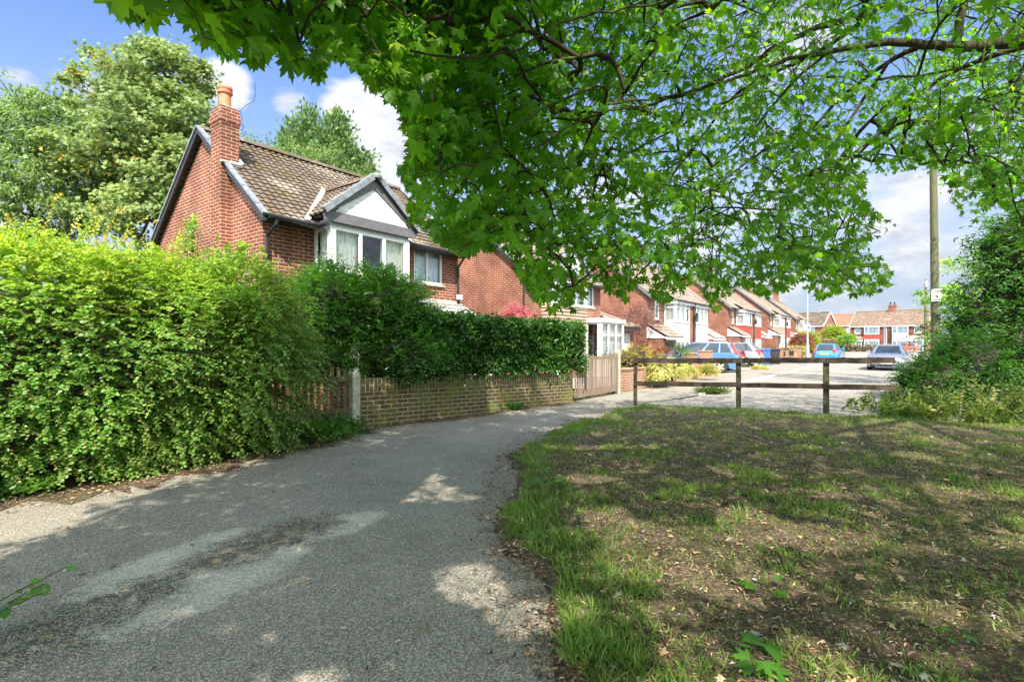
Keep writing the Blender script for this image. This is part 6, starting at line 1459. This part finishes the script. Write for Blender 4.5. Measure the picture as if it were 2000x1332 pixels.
g.add(BLADE, np.stack([x, y, h-.006], 1), frames(ld, nh), sc, np.clip(rng.random(n)*.75+.22*(1-edge)*rng.random(n)+.05, 0, 1))
o = g.build('grass', M['lf_grass']); tag(o, 'green grass growing thickest along the path edge and barrier', 'grass', kind='stuff'); print('blades', n)
g = Geo(); n = 60000; y = 1.2+9.8*rng.random(n)**1.5; x = -.5+(np.minimum(1.15*y+1.2, 12.6)+.5)*rng.random(n); h, d = verge_h(x, y)
kp = (d > -.12) & (rng.random(n) < np.where(d < .12, .9, .75)); x, y, h, d = x[kp], y[kp], h[kp], d[kp]; n = len(x)
ld = rng.normal(0, 1, (n, 3)); ld[:, 2] *= .22; nh = rng.normal(0, .35, (n, 3)); nh[:, 2] = 1
big = rng.random(n); zz = np.maximum(h, np.where(d < 0.02, .004, -1))+.006+.012*rng.random(n)
for msk, tm_, s0, s1 in ((big < .80, LEAF_N, .010, .034), ((big >= .80) & (big < .972), LEAF, .015, .042), (big >= .972, MAPLE_LO, .03, .06)):
    k = msk.sum(); g.add(tm_, np.stack([x, y, zz], 1)[msk], frames(ld[msk], nh[msk]), np.stack([rng.uniform(s0, s1, k)*rng.uniform(.6, 1, k), rng.uniform(s0, s1, k), rng.uniform(s0, s1, k)*1.1], 1), rng.random(k))
# a sparse scatter on the path and a thick one in the strip under the hedge and wall
n = 260; u = rng.random(n); x, y = rng.uniform(-4, .3, n), 1.6+6*rng.random(n)**1.4; kp = in_poly(x, y, path_poly); x, y = x[kp], y[kp]; n = len(x)
ld = rng.normal(0, 1, (n, 3)); ld[:, 2] *= .2; nh = rng.normal(0, .4, (n, 3)); nh[:, 2] = 1; g.add(LEAF_N, np.stack([x, y, np.full(n, .008)], 1), frames(ld, nh), rng.uniform(.02, .055, n), rng.uniform(.3, 1, n))
n = 3600; eL = np.array(EDGE[2:], float); p2, t2_ = line_at(eL, rng.random(n)**1.3); o2 = rng.normal(.06, .13, n); p2 = p2-np.stack([t2_[:, 1], -t2_[:, 0]], 1)*o2[:, None]
ld = rng.normal(0, 1, (n, 3)); ld[:, 2] *= .25; nh = rng.normal(0, .4, (n, 3)); nh[:, 2] = 1; hh_, _d = verge_h(p2[:, 0], p2[:, 1]); g.add(LEAF_N, np.stack([p2[:, 0], p2[:, 1], np.maximum(hh_, .003)+.006+.01*rng.random(n)], 1), frames(ld, nh), rng.uniform(.012, .042, n), rng.random(n))
n = 5200; HLs = np.array(HEDGE[1:8], float); p2, t2_ = line_at(HLs, rng.random(n)); o2 = rng.uniform(-.1, 1, n)**2*.48-.06; p2 = p2+np.stack([t2_[:, 1], -t2_[:, 0]], 1)*o2[:, None]
ld = rng.normal(0, 1, (n, 3)); ld[:, 2] *= .25; nh = rng.normal(0, .4, (n, 3)); nh[:, 2] = 1; g.add(LEAF_N, np.stack([p2[:, 0], p2[:, 1], .010+.015*rng.random(n)], 1), frames(ld, nh), rng.uniform(.015, .045, n), rng.uniform(.1, .95, n))
tag(g.build('leaf_litter', M['lf_dead']), 'brown dead leaves scattered over the bare soil and path edge', 'leaf litter', kind='stuff')
# fallen twigs
g = Geo(); n = 260; y = 1.6+8*rng.random(n)**1.4; x = .1+(np.minimum(1.1*y, 11))*rng.random(n); h, d = verge_h(x, y); a = rng.uniform(0, 6.28, n); L = rng.uniform(.05, .26, n)
p = np.stack([x, y, np.maximum(h, 0)+.012], 1); q = p+np.stack([np.cos(a)*L, np.sin(a)*L, rng.uniform(0, .012, n)], 1); g.segs(p, q, np.full(n, .0035), np.full(n, .002), 4)
tag(g.build('fallen_twigs', M['bark2']), 'thin fallen twigs lying on the bare soil', 'twigs', kind='stuff')
# broad-leaved weeds in the grass
def weed(label, p, n, size, tmpl=LEAF_F, mat='lf_lime', L=.16):
    t = thing('broadleaf_weed', label, 'weed', p); g = Geo(); N = n; b = np.zeros((N, 3)); b[:, 2] = .0; a = np.linspace(0, 6.28, N, endpoint=False)+rng.normal(0, .3, N)
    D = np.stack([np.cos(a), np.sin(a), rng.uniform(.6, 1.5, N)], 1); e = nrmz(D)*L*rng.uniform(.6, 1.2, (N, 1)); g.segs(b, e, np.full(N, .0025), np.full(N, .0018), 4, 1)
    ld = D.copy(); ld[:, 2] = rng.uniform(-.2, .3, N); g.add(tmpl, e, frames(ld, np.array([0, -.3, 1.])+rng.normal(0, .25, (N, 3))), size*rng.uniform(.7, 1.2, N), rng.random(N)*.6); g.build('leaf', [M[mat], M['twig']], t)
M['lf_weed'] = m_leaf('weed_leaf', [(0, (.06, .17, .02)), (1, (.12, .26, .035))], .45, .4, .4, (1, 1.15, .4))
for px_, py_, sz_, n_, lab in ((1490, 1165, .085, 5, 'bright broad-leaved weed in the middle of the bare soil'), (1478, 1310, .07, 7, 'broad-leaved weed low in the soil near the bottom edge'), (1075, 955, .10, 6, 'broad green weed on the grass bank by the path bend'),
                               (1855, 1270, .05, 4, 'small round-leaved weed at lower right of the soil'), (1450, 985, .06, 5, 'tiny weed among dry leaves right of the path bend')):
    weed(lab, gp(px_, py_, .01), n_, sz_, MAPLE if py_ in (955, 1310) else LEAF_F, 'lf_weed', .10 if py_ > 1000 else .16)
for px_, py_, lab in ((25, 968, 'fresh pale green weeds at the hedge foot by the left edge'), (215, 935, 'low pale green weed cushion under the hedge beside the path'), (640, 842, 'dark low weeds under the picket fence by the concrete post'), (1000, 800, 'tiny weed tuft at the foot of the mossy brick wall')):
    q_ = gp(px_, py_, .01); sc_ = 1 if px_ < 500 else .55
    bush('weed_clump', lab, 'weeds', [((q_.x, q_.y, .05), (.30*sc_, .18*sc_, .11*sc_)), ((q_.x+.12, q_.y+.1, .06), (.2*sc_, .15*sc_, .12*sc_))], 150, M['lf_hedge'] if px_ < 500 else M['lf_privet'], LEAF_R, .04, .12, 6, .5, cor=False, stems=False, lo=.2, upw=.8)
# leafy sprig reaching in at lower left
sp = thing('leafy_sprig', 'leafy green sprig leaning over the path at the lower left corner', 'plant', V3((-2.62, 2.25, 0))); g = Geo()
b = np.array([(-.05, -.05, 0), (-.02, .02, 0), (.02, 0, 0), (-.1, .1, 0.)]); D = np.array([(.9, .55, .75), (.7, .2, .5), (.5, .9, .6), (.3, .2, .9)])
shoots(g, b, D, np.array([.74, .58, .5, .45]), 13, LEAF_F, .075, .25, 1.0, np.array([.3, .2, .5, .4]), .25, 0, 1, .004); g.build('foliage', [M['lf_weed'], M['twig']], sp)
